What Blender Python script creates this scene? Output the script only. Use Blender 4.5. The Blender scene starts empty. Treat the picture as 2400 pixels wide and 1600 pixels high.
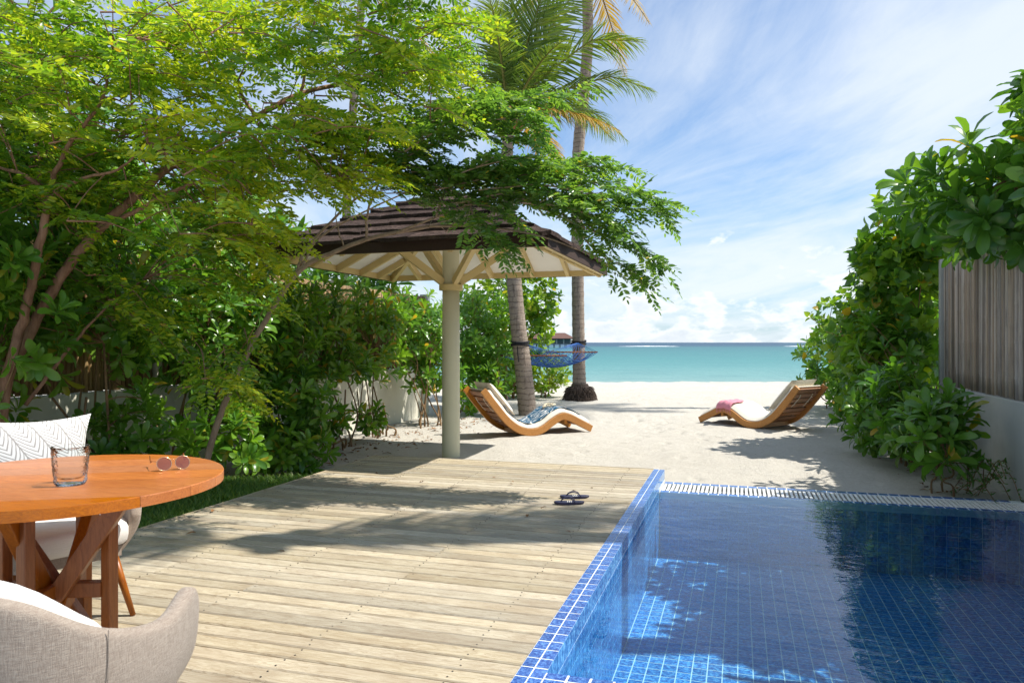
import bpy, bmesh, math, random
import numpy as np
from mathutils import Vector, Matrix, noise as mnoise
from math import sin, cos, pi, radians, sqrt, atan2

scene = bpy.context.scene
COL = scene.collection
random.seed(7)
rng = np.random.default_rng(11)

# ------------------------------------------------------------------ camera
TH = math.atan(533 / 1735.0)          # the pool axis runs 17 degrees off the optical axis
ST, CT = sin(TH), cos(TH)
CAMH = 1.25
F = 1735.0
cam_d = bpy.data.cameras.new('camera')
cam = bpy.data.objects.new('camera', cam_d); COL.objects.link(cam)
cam.location = (0, 0, CAMH)
cam.rotation_euler = (radians(90), 0, TH)
cam_d.lens = 36 * F / 2400
cam_d.sensor_width = 36
cam_d.shift_y = 2 / 2400
cam_d.clip_start = 0.05
cam_d.clip_end = 20000
cam_d.dof.use_dof = True
cam_d.dof.focus_distance = 8.5
cam_d.dof.aperture_fstop = 9.0
scene.camera = cam

# ------------------------------------------------------------------ sky, sun, exposure
SUN = Vector((1.6, 0.57, 2.58)).normalized()
world = bpy.data.worlds.new('World'); scene.world = world
world.use_nodes = True
wn = world.node_tree.nodes; wl = world.node_tree.links
for n in list(wn): wn.remove(n)

def N(nt, typ, props=None, **ins):
    n = nt.nodes.new('ShaderNode' + typ)
    for k, v in (props or {}).items(): setattr(n, k, v)
    for k, v in ins.items():
        key = int(k[1:]) if k[0] == 'i' and k[1:].isdigit() else k.replace('_', ' ')
        s = n.inputs[key]
        if isinstance(v, bpy.types.NodeSocket): nt.links.new(v, s)
        elif isinstance(v, bpy.types.Node): nt.links.new(v.outputs[0], s)
        else: s.default_value = v
    return n
def MATH(nt, op, a, b=0.0, c=None, clamp=False):
    n = N(nt, 'Math', {'operation': op, 'use_clamp': clamp}, i0=a, i1=b)
    if c is not None:
        if isinstance(c, (bpy.types.NodeSocket, bpy.types.Node)): nt.links.new(c if isinstance(c, bpy.types.NodeSocket) else c.outputs[0], n.inputs[2])
        else: n.inputs[2].default_value = c
    return n.outputs[0]
def SMOOTH(nt, v, a, b):
    n = N(nt, 'MapRange', {'interpolation_type': 'SMOOTHSTEP'}, Value=v, From_Min=a, From_Max=b)
    return n.outputs[0]
def MIX(nt, f, a, b, mode='MIX'):
    n = nt.nodes.new('ShaderNodeMix'); n.data_type = 'RGBA'; n.blend_type = mode
    for k, v in ((0, f), (6, a), (7, b)):
        s = n.inputs[k]
        if isinstance(v, bpy.types.NodeSocket): nt.links.new(v, s)
        elif isinstance(v, bpy.types.Node): nt.links.new(v.outputs[0], s)
        else: s.default_value = (tuple(v) + (1,))[:4] if k else v
    return n.outputs[2]
def RAMP(nt, v, stops, interp='LINEAR'):
    n = nt.nodes.new('ShaderNodeValToRGB'); n.color_ramp.interpolation = interp
    el = n.color_ramp.elements
    while len(el) < len(stops): el.new(0.5)
    for e, (p, c) in zip(el, stops):
        e.position = p; e.color = (tuple(c) + (1,))[:4] if not isinstance(c, (int, float)) else (c, c, c, 1)
    nt.links.new(v if isinstance(v, bpy.types.NodeSocket) else v.outputs[0], n.inputs[0])
    return n.outputs[0]

wt = world.node_tree
sky = N(wt, 'TexSky', {'sky_type': 'NISHITA', 'sun_disc': False, 'sun_elevation': math.asin(SUN.z),
                       'sun_rotation': atan2(SUN.x, SUN.y), 'altitude': 0, 'air_density': 1.0,
                       'dust_density': 0.6, 'ozone_density': 2.0})
tc = N(wt, 'TexCoord')
sp = N(wt, 'SeparateXYZ', None, Vector=tc.outputs['Generated'])
zc = MATH(wt, 'ADD', MATH(wt, 'MAXIMUM', sp.outputs[2], 0.0), 0.07)
pl = N(wt, 'CombineXYZ', None, X=MATH(wt, 'DIVIDE', sp.outputs[0], zc), Y=MATH(wt, 'DIVIDE', sp.outputs[1], zc))
mp = N(wt, 'Mapping', None, Vector=pl.outputs[0], Rotation=(0, 0, -radians(112)), Scale=(1, 1, 1), Location=(3.1, 1.7, 0))
mp2 = N(wt, 'Mapping', None, Vector=mp.outputs[0], Scale=(0.30, 0.75, 1))
n1 = N(wt, 'TexNoise', None, Vector=mp2.outputs[0], Scale=1.15, Detail=9.0, Roughness=0.60, Distortion=1.0)
n2 = N(wt, 'TexNoise', None, Vector=mp.outputs[0], Scale=0.33, Detail=4.0, Roughness=0.55, Distortion=0.4)
n3 = N(wt, 'TexNoise', None, Vector=mp2.outputs[0], Scale=6.0, Detail=6.0, Roughness=0.7, Distortion=1.6)
cir = MATH(wt, 'ADD', MATH(wt, 'MULTIPLY', n1.outputs[0], 0.75), MATH(wt, 'MULTIPLY', n2.outputs[0], 0.55))
cir = MATH(wt, 'ADD', cir, MATH(wt, 'MULTIPLY', n3.outputs[0], 0.10))
cir = SMOOTH(wt, cir, 0.47, 0.90)
# cumulus banks low over the sea
az = MATH(wt, 'ARCTAN2', sp.outputs[0], sp.outputs[1])
cv = N(wt, 'CombineXYZ', None, X=MATH(wt, 'MULTIPLY', az, 9.0), Y=MATH(wt, 'MULTIPLY', sp.outputs[2], 17.0), Z=2.3)
c1 = N(wt, 'TexNoise', None, Vector=cv.outputs[0], Scale=1.9, Detail=10.0, Roughness=0.56, Distortion=0.15)
c2 = N(wt, 'TexNoise', None, Vector=cv.outputs[0], Scale=0.7, Detail=2.0, Roughness=0.5)
cu = MATH(wt, 'ADD', c1.outputs[0], MATH(wt, 'MULTIPLY', c2.outputs[0], 0.5))
cu = MATH(wt, 'SUBTRACT', cu, MATH(wt, 'MULTIPLY', sp.outputs[2], 2.7))
cuf = SMOOTH(wt, cu, 0.585, 0.70)
cush = SMOOTH(wt, cu, 0.64, 0.86)
c3 = N(wt, 'TexNoise', None, Vector=cv.outputs[0], Scale=6.0, Detail=6.0, Roughness=0.6)
cushade = MIX(wt, MATH(wt, 'MULTIPLY', cush, c3.outputs[0]), (5.7, 5.8, 5.9), (3.2, 3.7, 4.3))
skyc = MIX(wt, 1.0, sky.outputs[0], (0.47, 0.68, 0.85), 'MULTIPLY')
hz = SMOOTH(wt, sp.outputs[2], 0.30, -0.02)
skyc = MIX(wt, MATH(wt, 'MULTIPLY', hz, 0.55), skyc, (3.5, 4.3, 5.0))
col = MIX(wt, MATH(wt, 'MULTIPLY', cir, 0.85), skyc, (4.8, 5.15, 5.5))
col = MIX(wt, MATH(wt, 'MULTIPLY', cuf, 0.75), col, cushade)
bg = N(wt, 'Background', None, Color=col, Strength=0.145)
wo = wt.nodes.new('ShaderNodeOutputWorld'); wt.links.new(bg.outputs[0], wo.inputs[0])

sun_d = bpy.data.lights.new('sun', 'SUN'); sun_o = bpy.data.objects.new('sun', sun_d); COL.objects.link(sun_o)
sun_d.energy = 5.0; sun_d.angle = radians(0.55); sun_d.color = (1.0, 0.955, 0.87)
sun_o.location = (8, 3, 14); sun_o.rotation_euler = (-SUN).to_track_quat('-Z', 'Y').to_euler()

vs = scene.view_settings
vs.view_transform = 'Standard'; vs.look = 'None'; vs.exposure = 0.45; vs.gamma = 1.0; vs.use_curve_mapping = False
scene.render.engine = 'CYCLES'
scene.cycles.max_bounces = 9; scene.cycles.diffuse_bounces = 4; scene.cycles.transparent_max_bounces = 12
scene.cycles.transmission_bounces = 8; scene.cycles.glossy_bounces = 4
scene.cycles.caustics_reflective = False; scene.cycles.caustics_refractive = False
scene.cycles.use_denoising = True

# ------------------------------------------------------------------ helpers
def at(px, py, d):
    """world point seen at photo pixel (2400 wide) at forward distance d"""
    u = (px - 1200) / F; v = (802 - py) / F
    return Vector((d * (u * CT - ST), d * (CT + u * ST), CAMH + d * v))
def onz(px, py, z):
    return at(px, py, F * (CAMH - z) / (py - 802))
def fdist(p): return -ST * p[0] + CT * p[1]
def pix(p):
    d = fdist(p); r = CT * p[0] + ST * p[1]
    return 1200 + F * r / d, 802 - F * (p[2] - CAMH) / d, d

def tag(o, label=None, cat=None, group=None, kind=None):
    if label: o['label'] = label
    if cat: o['category'] = cat
    if group: o['group'] = group
    if kind: o['kind'] = kind
    return o
def empty(name, loc=(0, 0, 0)):
    o = bpy.data.objects.new(name, None); COL.objects.link(o); o.location = loc; o.empty_display_size = 0.1
    return o
def world_loc(o):
    if o.parent is None: return o.location.copy()
    return world_loc(o.parent) + o.matrix_parent_inverse.translation + o.location
def adopt(o, parent):
    if parent is not None:
        o.parent = parent
        o.matrix_parent_inverse = Matrix.Translation(-world_loc(parent))
    return o
def link(name, me, mat=None, parent=None):
    o = bpy.data.objects.new(name, me); COL.objects.link(o)
    if mat is not None and not me.materials: me.materials.append(mat)
    return adopt(o, parent)
def meshdata(name, verts, faces, mat=None, smooth=False):
    me = bpy.data.meshes.new(name); me.from_pydata([tuple(v) for v in verts], [], [tuple(f) for f in faces])
    me.update()
    if smooth: me.polygons.foreach_set('use_smooth', [True] * len(me.polygons))
    if mat is not None: me.materials.append(mat)
    return me
def mesh(name, verts, faces, mat=None, parent=None, smooth=False):
    return link(name, meshdata(name, verts, faces, mat, smooth), None, parent)
class MB:
    def __init__(s): s.v = []; s.f = []
    def add(s, v, f):
        k = len(s.v); s.v += [tuple(a) for a in v]; s.f += [tuple(i + k for i in q) for q in f]; return s
    def box(s, c, size, rot=None, ch=0.0):
        hx, hy, hz = size[0] / 2, size[1] / 2, size[2] / 2
        R = rot if rot is not None else Matrix.Identity(3)
        v = [Vector(c) + R @ Vector((x * hx, y * hy, z * hz)) for z in (-1, 1) for y in (-1, 1) for x in (-1, 1)]
        return s.add(v, [(0, 2, 3, 1), (4, 5, 7, 6), (0, 1, 5, 4), (2, 6, 7, 3), (0, 4, 6, 2), (1, 3, 7, 5)])
    def beam(s, a, b, w, h, up=(0, 0, 1)):
        a = Vector(a); b = Vector(b); x = (b - a); L = x.length; x.normalize()
        y = Vector(up).cross(x)
        if y.length < 1e-4: y = Vector((0, 1, 0)).cross(x)
        y.normalize(); z = x.cross(y)
        R = Matrix((x, y, z)).transposed()
        return s.box((a + b) / 2, (L, w, h), R)
    def tube(s, pts, rad, sides=8, cap=True):
        pts = [Vector(p) for p in pts]; n = len(pts)
        if not hasattr(rad, '__len__'): rad = [rad] * n
        ref = Vector((0.3, 0.5, 0.81)).normalized(); k = len(s.v); prevu = None
        for i, p in enumerate(pts):
            t = (pts[min(i + 1, n - 1)] - pts[max(i - 1, 0)]).normalized()
            if prevu is None:
                u = t.cross(ref)
                if u.length < 0.1: u = t.cross(Vector((1, 0, 0)))
            else: u = prevu - t * prevu.dot(t)
            u.normalize(); prevu = u; w = t.cross(u)
            for j in range(sides):
                a = 2 * pi * j / sides
                s.v.append(tuple(p + (u * cos(a) + w * sin(a)) * rad[i]))
        for i in range(n - 1):
            for j in range(sides):
                a = k + i * sides + j; b = k + i * sides + (j + 1) % sides
                s.f.append((a, b, b + sides, a + sides))
        if cap:
            s.f.append(tuple(k + j for j in range(sides))[::-1]); s.f.append(tuple(k + (n - 1) * sides + j for j in range(sides)))
        return s
    def lathe(s, c, prof, sides=24, cap=True):
        k = len(s.v); c = Vector(c)
        for r, z in prof:
            for j in range(sides):
                a = 2 * pi * j / sides; s.v.append((c.x + r * cos(a), c.y + r * sin(a), c.z + z))
        for i in range(len(prof) - 1):
            for j in range(sides):
                a = k + i * sides + j; b = k + i * sides + (j + 1) % sides
                s.f.append((a, b, b + sides, a + sides))
        if cap:
            s.f.append(tuple(k + j for j in range(sides))[::-1]); s.f.append(tuple(k + (len(prof) - 1) * sides + j for j in range(sides)))
        return s
    def ball(s, c, r, seg=8, rings=5):
        prof = [(max(1e-4, sin(pi * i / rings)) * r, -cos(pi * i / rings) * r) for i in range(rings + 1)]
        return s.lathe(c, prof, seg)
    def build(s, name, mat, parent=None, smooth=False):
        return mesh(name, s.v, s.f, mat, parent, smooth)
def bevel(o, w=0.004, seg=2):
    m = o.modifiers.new('bevel', 'BEVEL'); m.width = w; m.segments = seg; m.limit_method = 'ANGLE'; return o
def smooth_auto(o):
    o.data.polygons.foreach_set('use_smooth', [True] * len(o.data.polygons)); return o
def catmull(pts, n=8):
    P = [Vector(p) for p in pts]; P = [P[0] * 2 - P[1]] + P + [P[-1] * 2 - P[-2]]
    out = []
    for i in range(1, len(P) - 2):
        for k in range(n):
            t = k / n; a, b, c, d = P[i - 1], P[i], P[i + 1], P[i + 2]
            out.append(0.5 * ((2 * b) + (c - a) * t + (2 * a - 5 * b + 4 * c - d) * t * t + (3 * b - a - 3 * c + d) * t ** 3))
    out.append(P[-2]); return out

# ------------------------------------------------------------------ materials
def material(name):
    m = bpy.data.materials.new(name); m.use_nodes = True; nt = m.node_tree
    b = nt.nodes['Principled BSDF']; return m, nt, b
def setp(nt, b, **kw):
    for k, v in kw.items():
        s = b.inputs[k.replace('_', ' ')]
        if isinstance(v, bpy.types.NodeSocket): nt.links.new(v, s)
        elif isinstance(v, tuple) and len(v) == 3: s.default_value = v + (1,)
        else: s.default_value = v
def pos(nt): return N(nt, 'NewGeometry').outputs['Position']
def orand(nt): return N(nt, 'ObjectInfo').outputs['Random']
def bump(nt, b, h, strength=0.3, dist=0.01):
    n = N(nt, 'Bump', None, Height=h, Strength=strength, Distance=dist); nt.links.new(n.outputs[0], b.inputs['Normal'])
def simple(name, colr, rough=0.6, var=0.12, scale=8.0, bmp=0.15, spec=0.4, dist=0.004, metal=0.0):
    m, nt, b = material(name); p = pos(nt)
    n = N(nt, 'TexNoise', None, Vector=p, Scale=scale, Detail=5.0, Roughness=0.6)
    c = MIX(nt, n.outputs[0], tuple(x * (1 - var) for x in colr), tuple(min(1, x * (1 + var)) for x in colr))
    setp(nt, b, Base_Color=c, Roughness=rough, Specular_IOR_Level=spec, Metallic=metal)
    if bmp:
        n2 = N(nt, 'TexNoise', None, Vector=p, Scale=scale * 9, Detail=3.0)
        bump(nt, b, n2.outputs[0], bmp, dist)
    return m

def m_sand():
    m, nt, b = material('coral_sand'); p = pos(nt)
    big = N(nt, 'TexNoise', None, Vector=p, Scale=0.9, Detail=4.0)
    mid = N(nt, 'TexNoise', None, Vector=p, Scale=26.0, Detail=6.0, Roughness=0.75)
    fine = N(nt, 'TexNoise', None, Vector=p, Scale=190.0, Detail=3.0)
    c = MIX(nt, big.outputs[0], (0.46, 0.42, 0.36), (0.56, 0.525, 0.46))
    c = MIX(nt, SMOOTH(nt, mid.outputs[0], 0.35, 0.75), c, (0.61, 0.58, 0.515))
    c = MIX(nt, MATH(nt, 'MULTIPLY', SMOOTH(nt, fine.outputs[0], 0.58, 0.7), 0.35), c, (0.34, 0.29, 0.23))
    vo = N(nt, 'TexVoronoi', {'feature': 'F1'}, Vector=p, Scale=17.0, Randomness=1.0)
    sel = N(nt, 'TexWhiteNoise', {'noise_dimensions': '3D'}, Vector=vo.outputs['Position'])
    sp_ = MATH(nt, 'MULTIPLY', SMOOTH(nt, vo.outputs['Distance'], 0.16, 0.10), MATH(nt, 'GREATER_THAN', sel.outputs[0], 0.62))
    c = MIX(nt, MATH(nt, 'MULTIPLY', sp_, 0.75), c, (0.20, 0.155, 0.11))
    setp(nt, b, Base_Color=c, Roughness=0.95, Specular_IOR_Level=0.15)
    h = MATH(nt, 'ADD', MATH(nt, 'MULTIPLY', mid.outputs[0], 1.0), MATH(nt, 'MULTIPLY', fine.outputs[0], 0.35))
    bump(nt, b, h, 0.8, 0.03)
    return m
def wood(name, c1, c2, c3, axis, stretch=14.0, scale=9.0, rough=0.6, rnd=0.5, bmp=0.25, lines=0.5, coat=0.0):
    """grain runs along axis (0 X, 1 Y, 2 Z) in world space, offset per piece"""
    m, nt, b = material(name); p = pos(nt); r = orand(nt)
    off = N(nt, 'CombineXYZ', None, X=MATH(nt, 'MULTIPLY', r, 37.0), Y=MATH(nt, 'MULTIPLY', r, 71.0), Z=MATH(nt, 'MULTIPLY', r, 13.0))
    v = N(nt, 'VectorMath', {'operation': 'ADD'}, i0=p, i1=off.outputs[0])
    sc = [stretch] * 3; sc[axis] = 1.0
    mpn = N(nt, 'Mapping', None, Vector=v.outputs[0], Scale=tuple(sc))
    g = N(nt, 'TexNoise', None, Vector=mpn.outputs[0], Scale=scale * 0.25, Detail=6.0, Roughness=0.62, Distortion=0.9)
    g2 = N(nt, 'TexNoise', None, Vector=mpn.outputs[0], Scale=scale * 1.6, Detail=4.0, Roughness=0.7)
    wv = MATH(nt, 'FRACT', MATH(nt, 'MULTIPLY', g.outputs[0], 9.0))
    wv = MATH(nt, 'MULTIPLY', SMOOTH(nt, wv, 0.45, 1.0), lines)
    c = MIX(nt, SMOOTH(nt, g2.outputs[0], 0.3, 0.72), c1, c2)
    c = MIX(nt, wv, c, c3)
    hs = N(nt, 'HueSaturation', None, Color=c, Value=MATH(nt, 'ADD', 1.0 - rnd * 0.5, MATH(nt, 'MULTIPLY', r, rnd)),
           Saturation=MATH(nt, 'ADD', 0.85, MATH(nt, 'MULTIPLY', MATH(nt, 'FRACT', MATH(nt, 'MULTIPLY', r, 7.3)), 0.3)))
    big = N(nt, 'TexNoise', None, Vector=v.outputs[0], Scale=2.2, Detail=3.0)
    c = MIX(nt, MATH(nt, 'MULTIPLY', SMOOTH(nt, big.outputs[0], 0.42, 0.72), 0.4), hs.outputs[0], c3)
    setp(nt, b, Base_Color=c, Roughness=rough, Specular_IOR_Level=0.35, Coat_Weight=coat, Coat_Roughness=0.25)
    bump(nt, b, MATH(nt, 'ADD', g2.outputs[0], wv), bmp, 0.003)
    return m
def m_tile(name, a, b_, c_, scale=55.0):
    m, nt, b = material(name); p = pos(nt)
    n = N(nt, 'TexNoise', None, Vector=p, Scale=scale, Detail=5.0, Roughness=0.65, Distortion=0.6)
    n2 = N(nt, 'TexNoise', None, Vector=p, Scale=scale * 0.33, Detail=2.0)
    c = RAMP(nt, n.outputs[0], [(0.38, a), (0.51, b_), (0.63, c_)])
    c = MIX(nt, MATH(nt, 'MULTIPLY', SMOOTH(nt, n2.outputs[0], 0.48, 0.7), 0.3), c, a)
    r = orand(nt)
    hs = N(nt, 'HueSaturation', None, Color=c, Value=MATH(nt, 'ADD', 0.85, MATH(nt, 'MULTIPLY', r, 0.3)))
    setp(nt, b, Base_Color=hs.outputs[0], Roughness=0.16, Specular_IOR_Level=0.5)
    return m
def m_water():
    m = bpy.data.materials.new('pool_water'); m.use_nodes = True; nt = m.node_tree
    for n in list(nt.nodes): nt.nodes.remove(n)
    p = pos(nt)
    mpn = N(nt, 'Mapping', None, Vector=p, Scale=(1, 1.6, 1))
    n1_ = N(nt, 'TexNoise', None, Vector=mpn.outputs[0], Scale=7.0, Detail=3.0, Distortion=0.5)
    n2_ = N(nt, 'TexNoise', None, Vector=mpn.outputs[0], Scale=2.2, Detail=2.0)
    h = MATH(nt, 'ADD', MATH(nt, 'MULTIPLY', n1_.outputs[0], 0.45), n2_.outputs[0])
    bm_ = N(nt, 'Bump', None, Height=h, Strength=0.26, Distance=0.02)
    fr = N(nt, 'Fresnel', None, IOR=1.42, Normal=bm_.outputs[0])
    gl = N(nt, 'BsdfGlossy', None, Color=(1, 1, 1, 1), Roughness=0.015, Normal=bm_.outputs[0])
    tr = N(nt, 'BsdfTransparent', None, Color=(0.62, 0.86, 0.95, 1))
    mx = N(nt, 'MixShader', None, i0=fr.outputs[0], i1=tr.outputs[0], i2=gl.outputs[0])
    o = nt.nodes.new('ShaderNodeOutputMaterial'); nt.links.new(mx.outputs[0], o.inputs[0])
    return m
def m_sea():
    m, nt, b = material('sea_water'); p = pos(nt); s = N(nt, 'SeparateXYZ', None, Vector=p)
    d = MATH(nt, 'ADD', MATH(nt, 'MULTIPLY', s.outputs[0], -ST), MATH(nt, 'MULTIPLY', s.outputs[1], CT))
    lat = MATH(nt, 'ADD', MATH(nt, 'MULTIPLY', s.outputs[0], CT), MATH(nt, 'MULTIPLY', s.outputs[1], ST))
    t = MATH(nt, 'DIVIDE', 41.5, MATH(nt, 'MAXIMUM', d, 20.0))
    v2 = N(nt, 'CombineXYZ', None, X=MATH(nt, 'MULTIPLY', MATH(nt, 'MULTIPLY', lat, t), 0.035), Y=MATH(nt, 'MULTIPLY', t, 14.0))
    pn = N(nt, 'TexNoise', None, Vector=v2.outputs[0], Scale=1.5, Detail=5.0, Roughness=0.6)
    pn2 = N(nt, 'TexNoise', None, Vector=v2.outputs[0], Scale=6.0, Detail=5.0, Roughness=0.65)
    tt = MATH(nt, 'ADD', t, MATH(nt, 'MULTIPLY', MATH(nt, 'SUBTRACT', pn.outputs[0], 0.5), MATH(nt, 'MULTIPLY', t, 0.55)))
    c = RAMP(nt, tt, [(0.0, (0.010, 0.040, 0.085)), (0.088, (0.014, 0.048, 0.090)), (0.108, (0.030, 0.125, 0.140)), (0.22, (0.036, 0.165, 0.165)),
                      (0.42, (0.050, 0.205, 0.195)), (0.62, (0.085, 0.245, 0.230)), (0.85, (0.135, 0.285, 0.262)), (1.0, (0.19, 0.315, 0.285))])
    c = MIX(nt, MATH(nt, 'MULTIPLY', SMOOTH(nt, pn2.outputs[0], 0.48, 0.66), 0.55), c, (0.032, 0.15, 0.16))
    setp(nt, b, Base_Color=c, Roughness=0.35, Specular_IOR_Level=0.12)
    w = N(nt, 'TexNoise', None, Vector=p, Scale=1.1, Detail=4.0, Roughness=0.6)
    bump(nt, b, w.outputs[0], 0.6, 0.3)
    return m
def m_leaf(name, dark, mid, light, yellow=0.0, rough=0.4, trans=0.35, spec=0.5, vein=False):
    m = bpy.data.materials.new(name); m.use_nodes = True; nt = m.node_tree; b = nt.nodes['Principled BSDF']
    a = N(nt, 'Attribute', {'attribute_name': 'tint'}).outputs['Fac']
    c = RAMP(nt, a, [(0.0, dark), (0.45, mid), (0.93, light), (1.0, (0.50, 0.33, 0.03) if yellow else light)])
    p = pos(nt); n = N(nt, 'TexNoise', None, Vector=p, Scale=14.0, Detail=3.0)
    c = MIX(nt, MATH(nt, 'MULTIPLY', n.outputs[0], 0.35), c, dark)
    setp(nt, b, Base_Color=c, Roughness=rough, Specular_IOR_Level=spec)
    tl = N(nt, 'BsdfTranslucent', None, Color=MIX(nt, 1.0, c, (1.8, 1.7, 0.8), 'MULTIPLY'))
    mx = N(nt, 'MixShader', None, i0=trans, i1=b.outputs[0], i2=tl.outputs[0])
    nt.links.new(mx.outputs[0], nt.nodes['Material Output'].inputs[0])
    return m
def m_bark(name, a, b_, scale=18.0, stretch=(1, 1, .25), bmp=0.6):
    m, nt, b = material(name); p = pos(nt)
    mpn = N(nt, 'Mapping', None, Vector=p, Scale=stretch)
    n = N(nt, 'TexNoise', None, Vector=mpn.outputs[0], Scale=scale, Detail=6.0, Roughness=0.7)
    n2 = N(nt, 'TexNoise', None, Vector=p, Scale=3.0, Detail=3.0)
    c = MIX(nt, SMOOTH(nt, n.outputs[0], 0.3, 0.7), a, b_)
    c = MIX(nt, MATH(nt, 'MULTIPLY', SMOOTH(nt, n2.outputs[0], 0.5, 0.7), 0.4), c, tuple(x * 1.25 for x in b_))
    setp(nt, b, Base_Color=c, Roughness=0.9, Specular_IOR_Level=0.2); bump(nt, b, n.outputs[0], bmp, 0.012)
    return m
def m_bamboo(name, a, b_, c_):
    m, nt, b = material(name); p = pos(nt); r = orand(nt)
    off = N(nt, 'CombineXYZ', None, X=MATH(nt, 'MULTIPLY', r, 40.0), Y=MATH(nt, 'MULTIPLY', r, 17.0), Z=MATH(nt, 'MULTIPLY', r, 9.0))
    v = N(nt, 'VectorMath', {'operation': 'ADD'}, i0=p, i1=off.outputs[0])
    mpn = N(nt, 'Mapping', None, Vector=v.outputs[0], Scale=(9, 9, 0.8))
    n = N(nt, 'TexNoise', None, Vector=mpn.outputs[0], Scale=5.0, Detail=6.0, Roughness=0.65)
    n2 = N(nt, 'TexNoise', None, Vector=v.outputs[0], Scale=2.0, Detail=3.0)
    c = RAMP(nt, r, [(0.0, a), (0.35, b_), (0.75, c_), (1.0, tuple(x * 0.55 for x in a))])
    c = MIX(nt, MATH(nt, 'MULTIPLY', SMOOTH(nt, n.outputs[0], 0.4, 0.75), 0.6), c, tuple(x * 0.5 for x in a))
    hs_ = N(nt, 'HueSaturation', None, Color=c, Value=MATH(nt, 'ADD', 0.7, MATH(nt, 'MULTIPLY', MATH(nt, 'FRACT', MATH(nt, 'MULTIPLY', r, 5.7)), 0.75))); c = hs_.outputs[0]
    c = MIX(nt, MATH(nt, 'MULTIPLY', SMOOTH(nt, n2.outputs[0], 0.58, 0.78), 0.6), c, (0.07, 0.058, 0.05))
    setp(nt, b, Base_Color=c, Roughness=0.62, Specular_IOR_Level=0.3); bump(nt, b, n.outputs[0], 0.3, 0.004)
    return m
def m_plaster(name, base, stain):
    m, nt, b = material(name); p = pos(nt)
    n = N(nt, 'TexNoise', None, Vector=p, Scale=1.6, Detail=6.0, Roughness=0.65)
    mpn = N(nt, 'Mapping', None, Vector=p, Scale=(3, 3, 0.35))
    n2 = N(nt, 'TexNoise', None, Vector=mpn.outputs[0], Scale=2.2, Detail=5.0, Roughness=0.6)
    c = MIX(nt, MATH(nt, 'MULTIPLY', SMOOTH(nt, n.outputs[0], 0.45, 0.75), 0.5), base, stain)
    c = MIX(nt, MATH(nt, 'MULTIPLY', SMOOTH(nt, n2.outputs[0], 0.58, 0.74), 0.55), c, tuple(x * 0.55 for x in stain))
    setp(nt, b, Base_Color=c, Roughness=0.9, Specular_IOR_Level=0.2)
    f = N(nt, 'TexNoise', None, Vector=p, Scale=120.0, Detail=3.0); bump(nt, b, f.outputs[0], 0.3, 0.004)
    return m
def m_fabric(name, a, b_, scale=1.0, sheen=0.2, bmp=0.4):
    m, nt, b = material(name); p = N(nt, 'TexCoord').outputs['Object']
    m1 = N(nt, 'Mapping', None, Vector=p, Scale=(28, 28, 520), Rotation=(0, 0.06, 0)); m2 = N(nt, 'Mapping', None, Vector=p, Scale=(430, 430, 26), Rotation=(0.05, 0, 0))
    w1 = N(nt, 'TexNoise', None, Vector=m1.outputs[0], Scale=scale, Detail=2.0); w2 = N(nt, 'TexNoise', None, Vector=m2.outputs[0], Scale=scale, Detail=2.0)
    n = N(nt, 'TexNoise', None, Vector=p, Scale=3.0, Detail=3.0)
    f = SMOOTH(nt, MATH(nt, 'MULTIPLY', MATH(nt, 'ADD', w1.outputs[0], w2.outputs[0]), 0.5), 0.36, 0.64)
    c = MIX(nt, f, a, b_)
    c = MIX(nt, MATH(nt, 'MULTIPLY', n.outputs[0], 0.25), c, a)
    setp(nt, b, Base_Color=c, Roughness=0.9, Specular_IOR_Level=0.15, Sheen_Weight=sheen); bump(nt, b, f, bmp, 0.002)
    return m

M = {}
M['sand'] = m_sand()
M['deck'] = wood('deck_boards', (0.41, 0.345, 0.240), (0.53, 0.470, 0.355), (0.235, 0.165, 0.100), 0, 13, 8, 0.62, 0.42, 0.3, 0.55)
M['teak'] = wood('teak_table', (0.47, 0.130, 0.012), (0.56, 0.175, 0.020), (0.27, 0.060, 0.006), 0, 12, 7, 0.34, 0.36, 0.10, 0.55, 0.25)
M['teak_leg'] = wood('teak_leg', (0.25, 0.075, 0.014), (0.33, 0.11, 0.022), (0.15, 0.040, 0.007), 2, 9, 7, 0.42, 0.3, 0.12, 0.5, 0.1)  # darker copy of the table teak, shade under the top put into colour
M['teak_rail'] = wood('teak_rail', (0.46, 0.21, 0.065), (0.54, 0.27, 0.095), (0.33, 0.13, 0.035), 0, 6, 7, 0.45, 0.15, 0.12, 0.4)
M['slat'] = wood('teak_slat', (0.36, 0.17, 0.09), (0.43, 0.22, 0.125), (0.24, 0.10, 0.05), 0, 8, 7, 0.6, 0.3, 0.12, 0.4)
M['tile'] = m_tile('blue_mosaic', (0.022, 0.095, 0.32), (0.065, 0.245, 0.55), (0.20, 0.48, 0.76), 42)
M['tile_top'] = m_tile('blue_coping', (0.024, 0.062, 0.25), (0.055, 0.140, 0.41), (0.13, 0.29, 0.60), 75)
M['grout'] = simple('white_grout', (0.70, 0.74, 0.74), 0.8, 0.08, 20)
M['white_plastic'] = simple('white_plastic', (0.80, 0.80, 0.78), 0.35, 0.04, 6, 0.0)
M['gutter'] = simple('gutter_brown', (0.05, 0.026, 0.022), 0.8, 0.2)  # even dark red-brown for grate channel, deck base and bamboo backing
M['water'] = m_water()
M['sea'] = m_sea()
M['foam'] = simple('surf_foam', (0.80, 0.82, 0.82), 0.9, 0.05, 1.0)
M['plaster'] = m_plaster('cream_plaster', (0.66, 0.63, 0.53), (0.48, 0.45, 0.36))
M['plaster_grey'] = m_plaster('grey_plaster', (0.50, 0.50, 0.465), (0.33, 0.33, 0.30))
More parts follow.
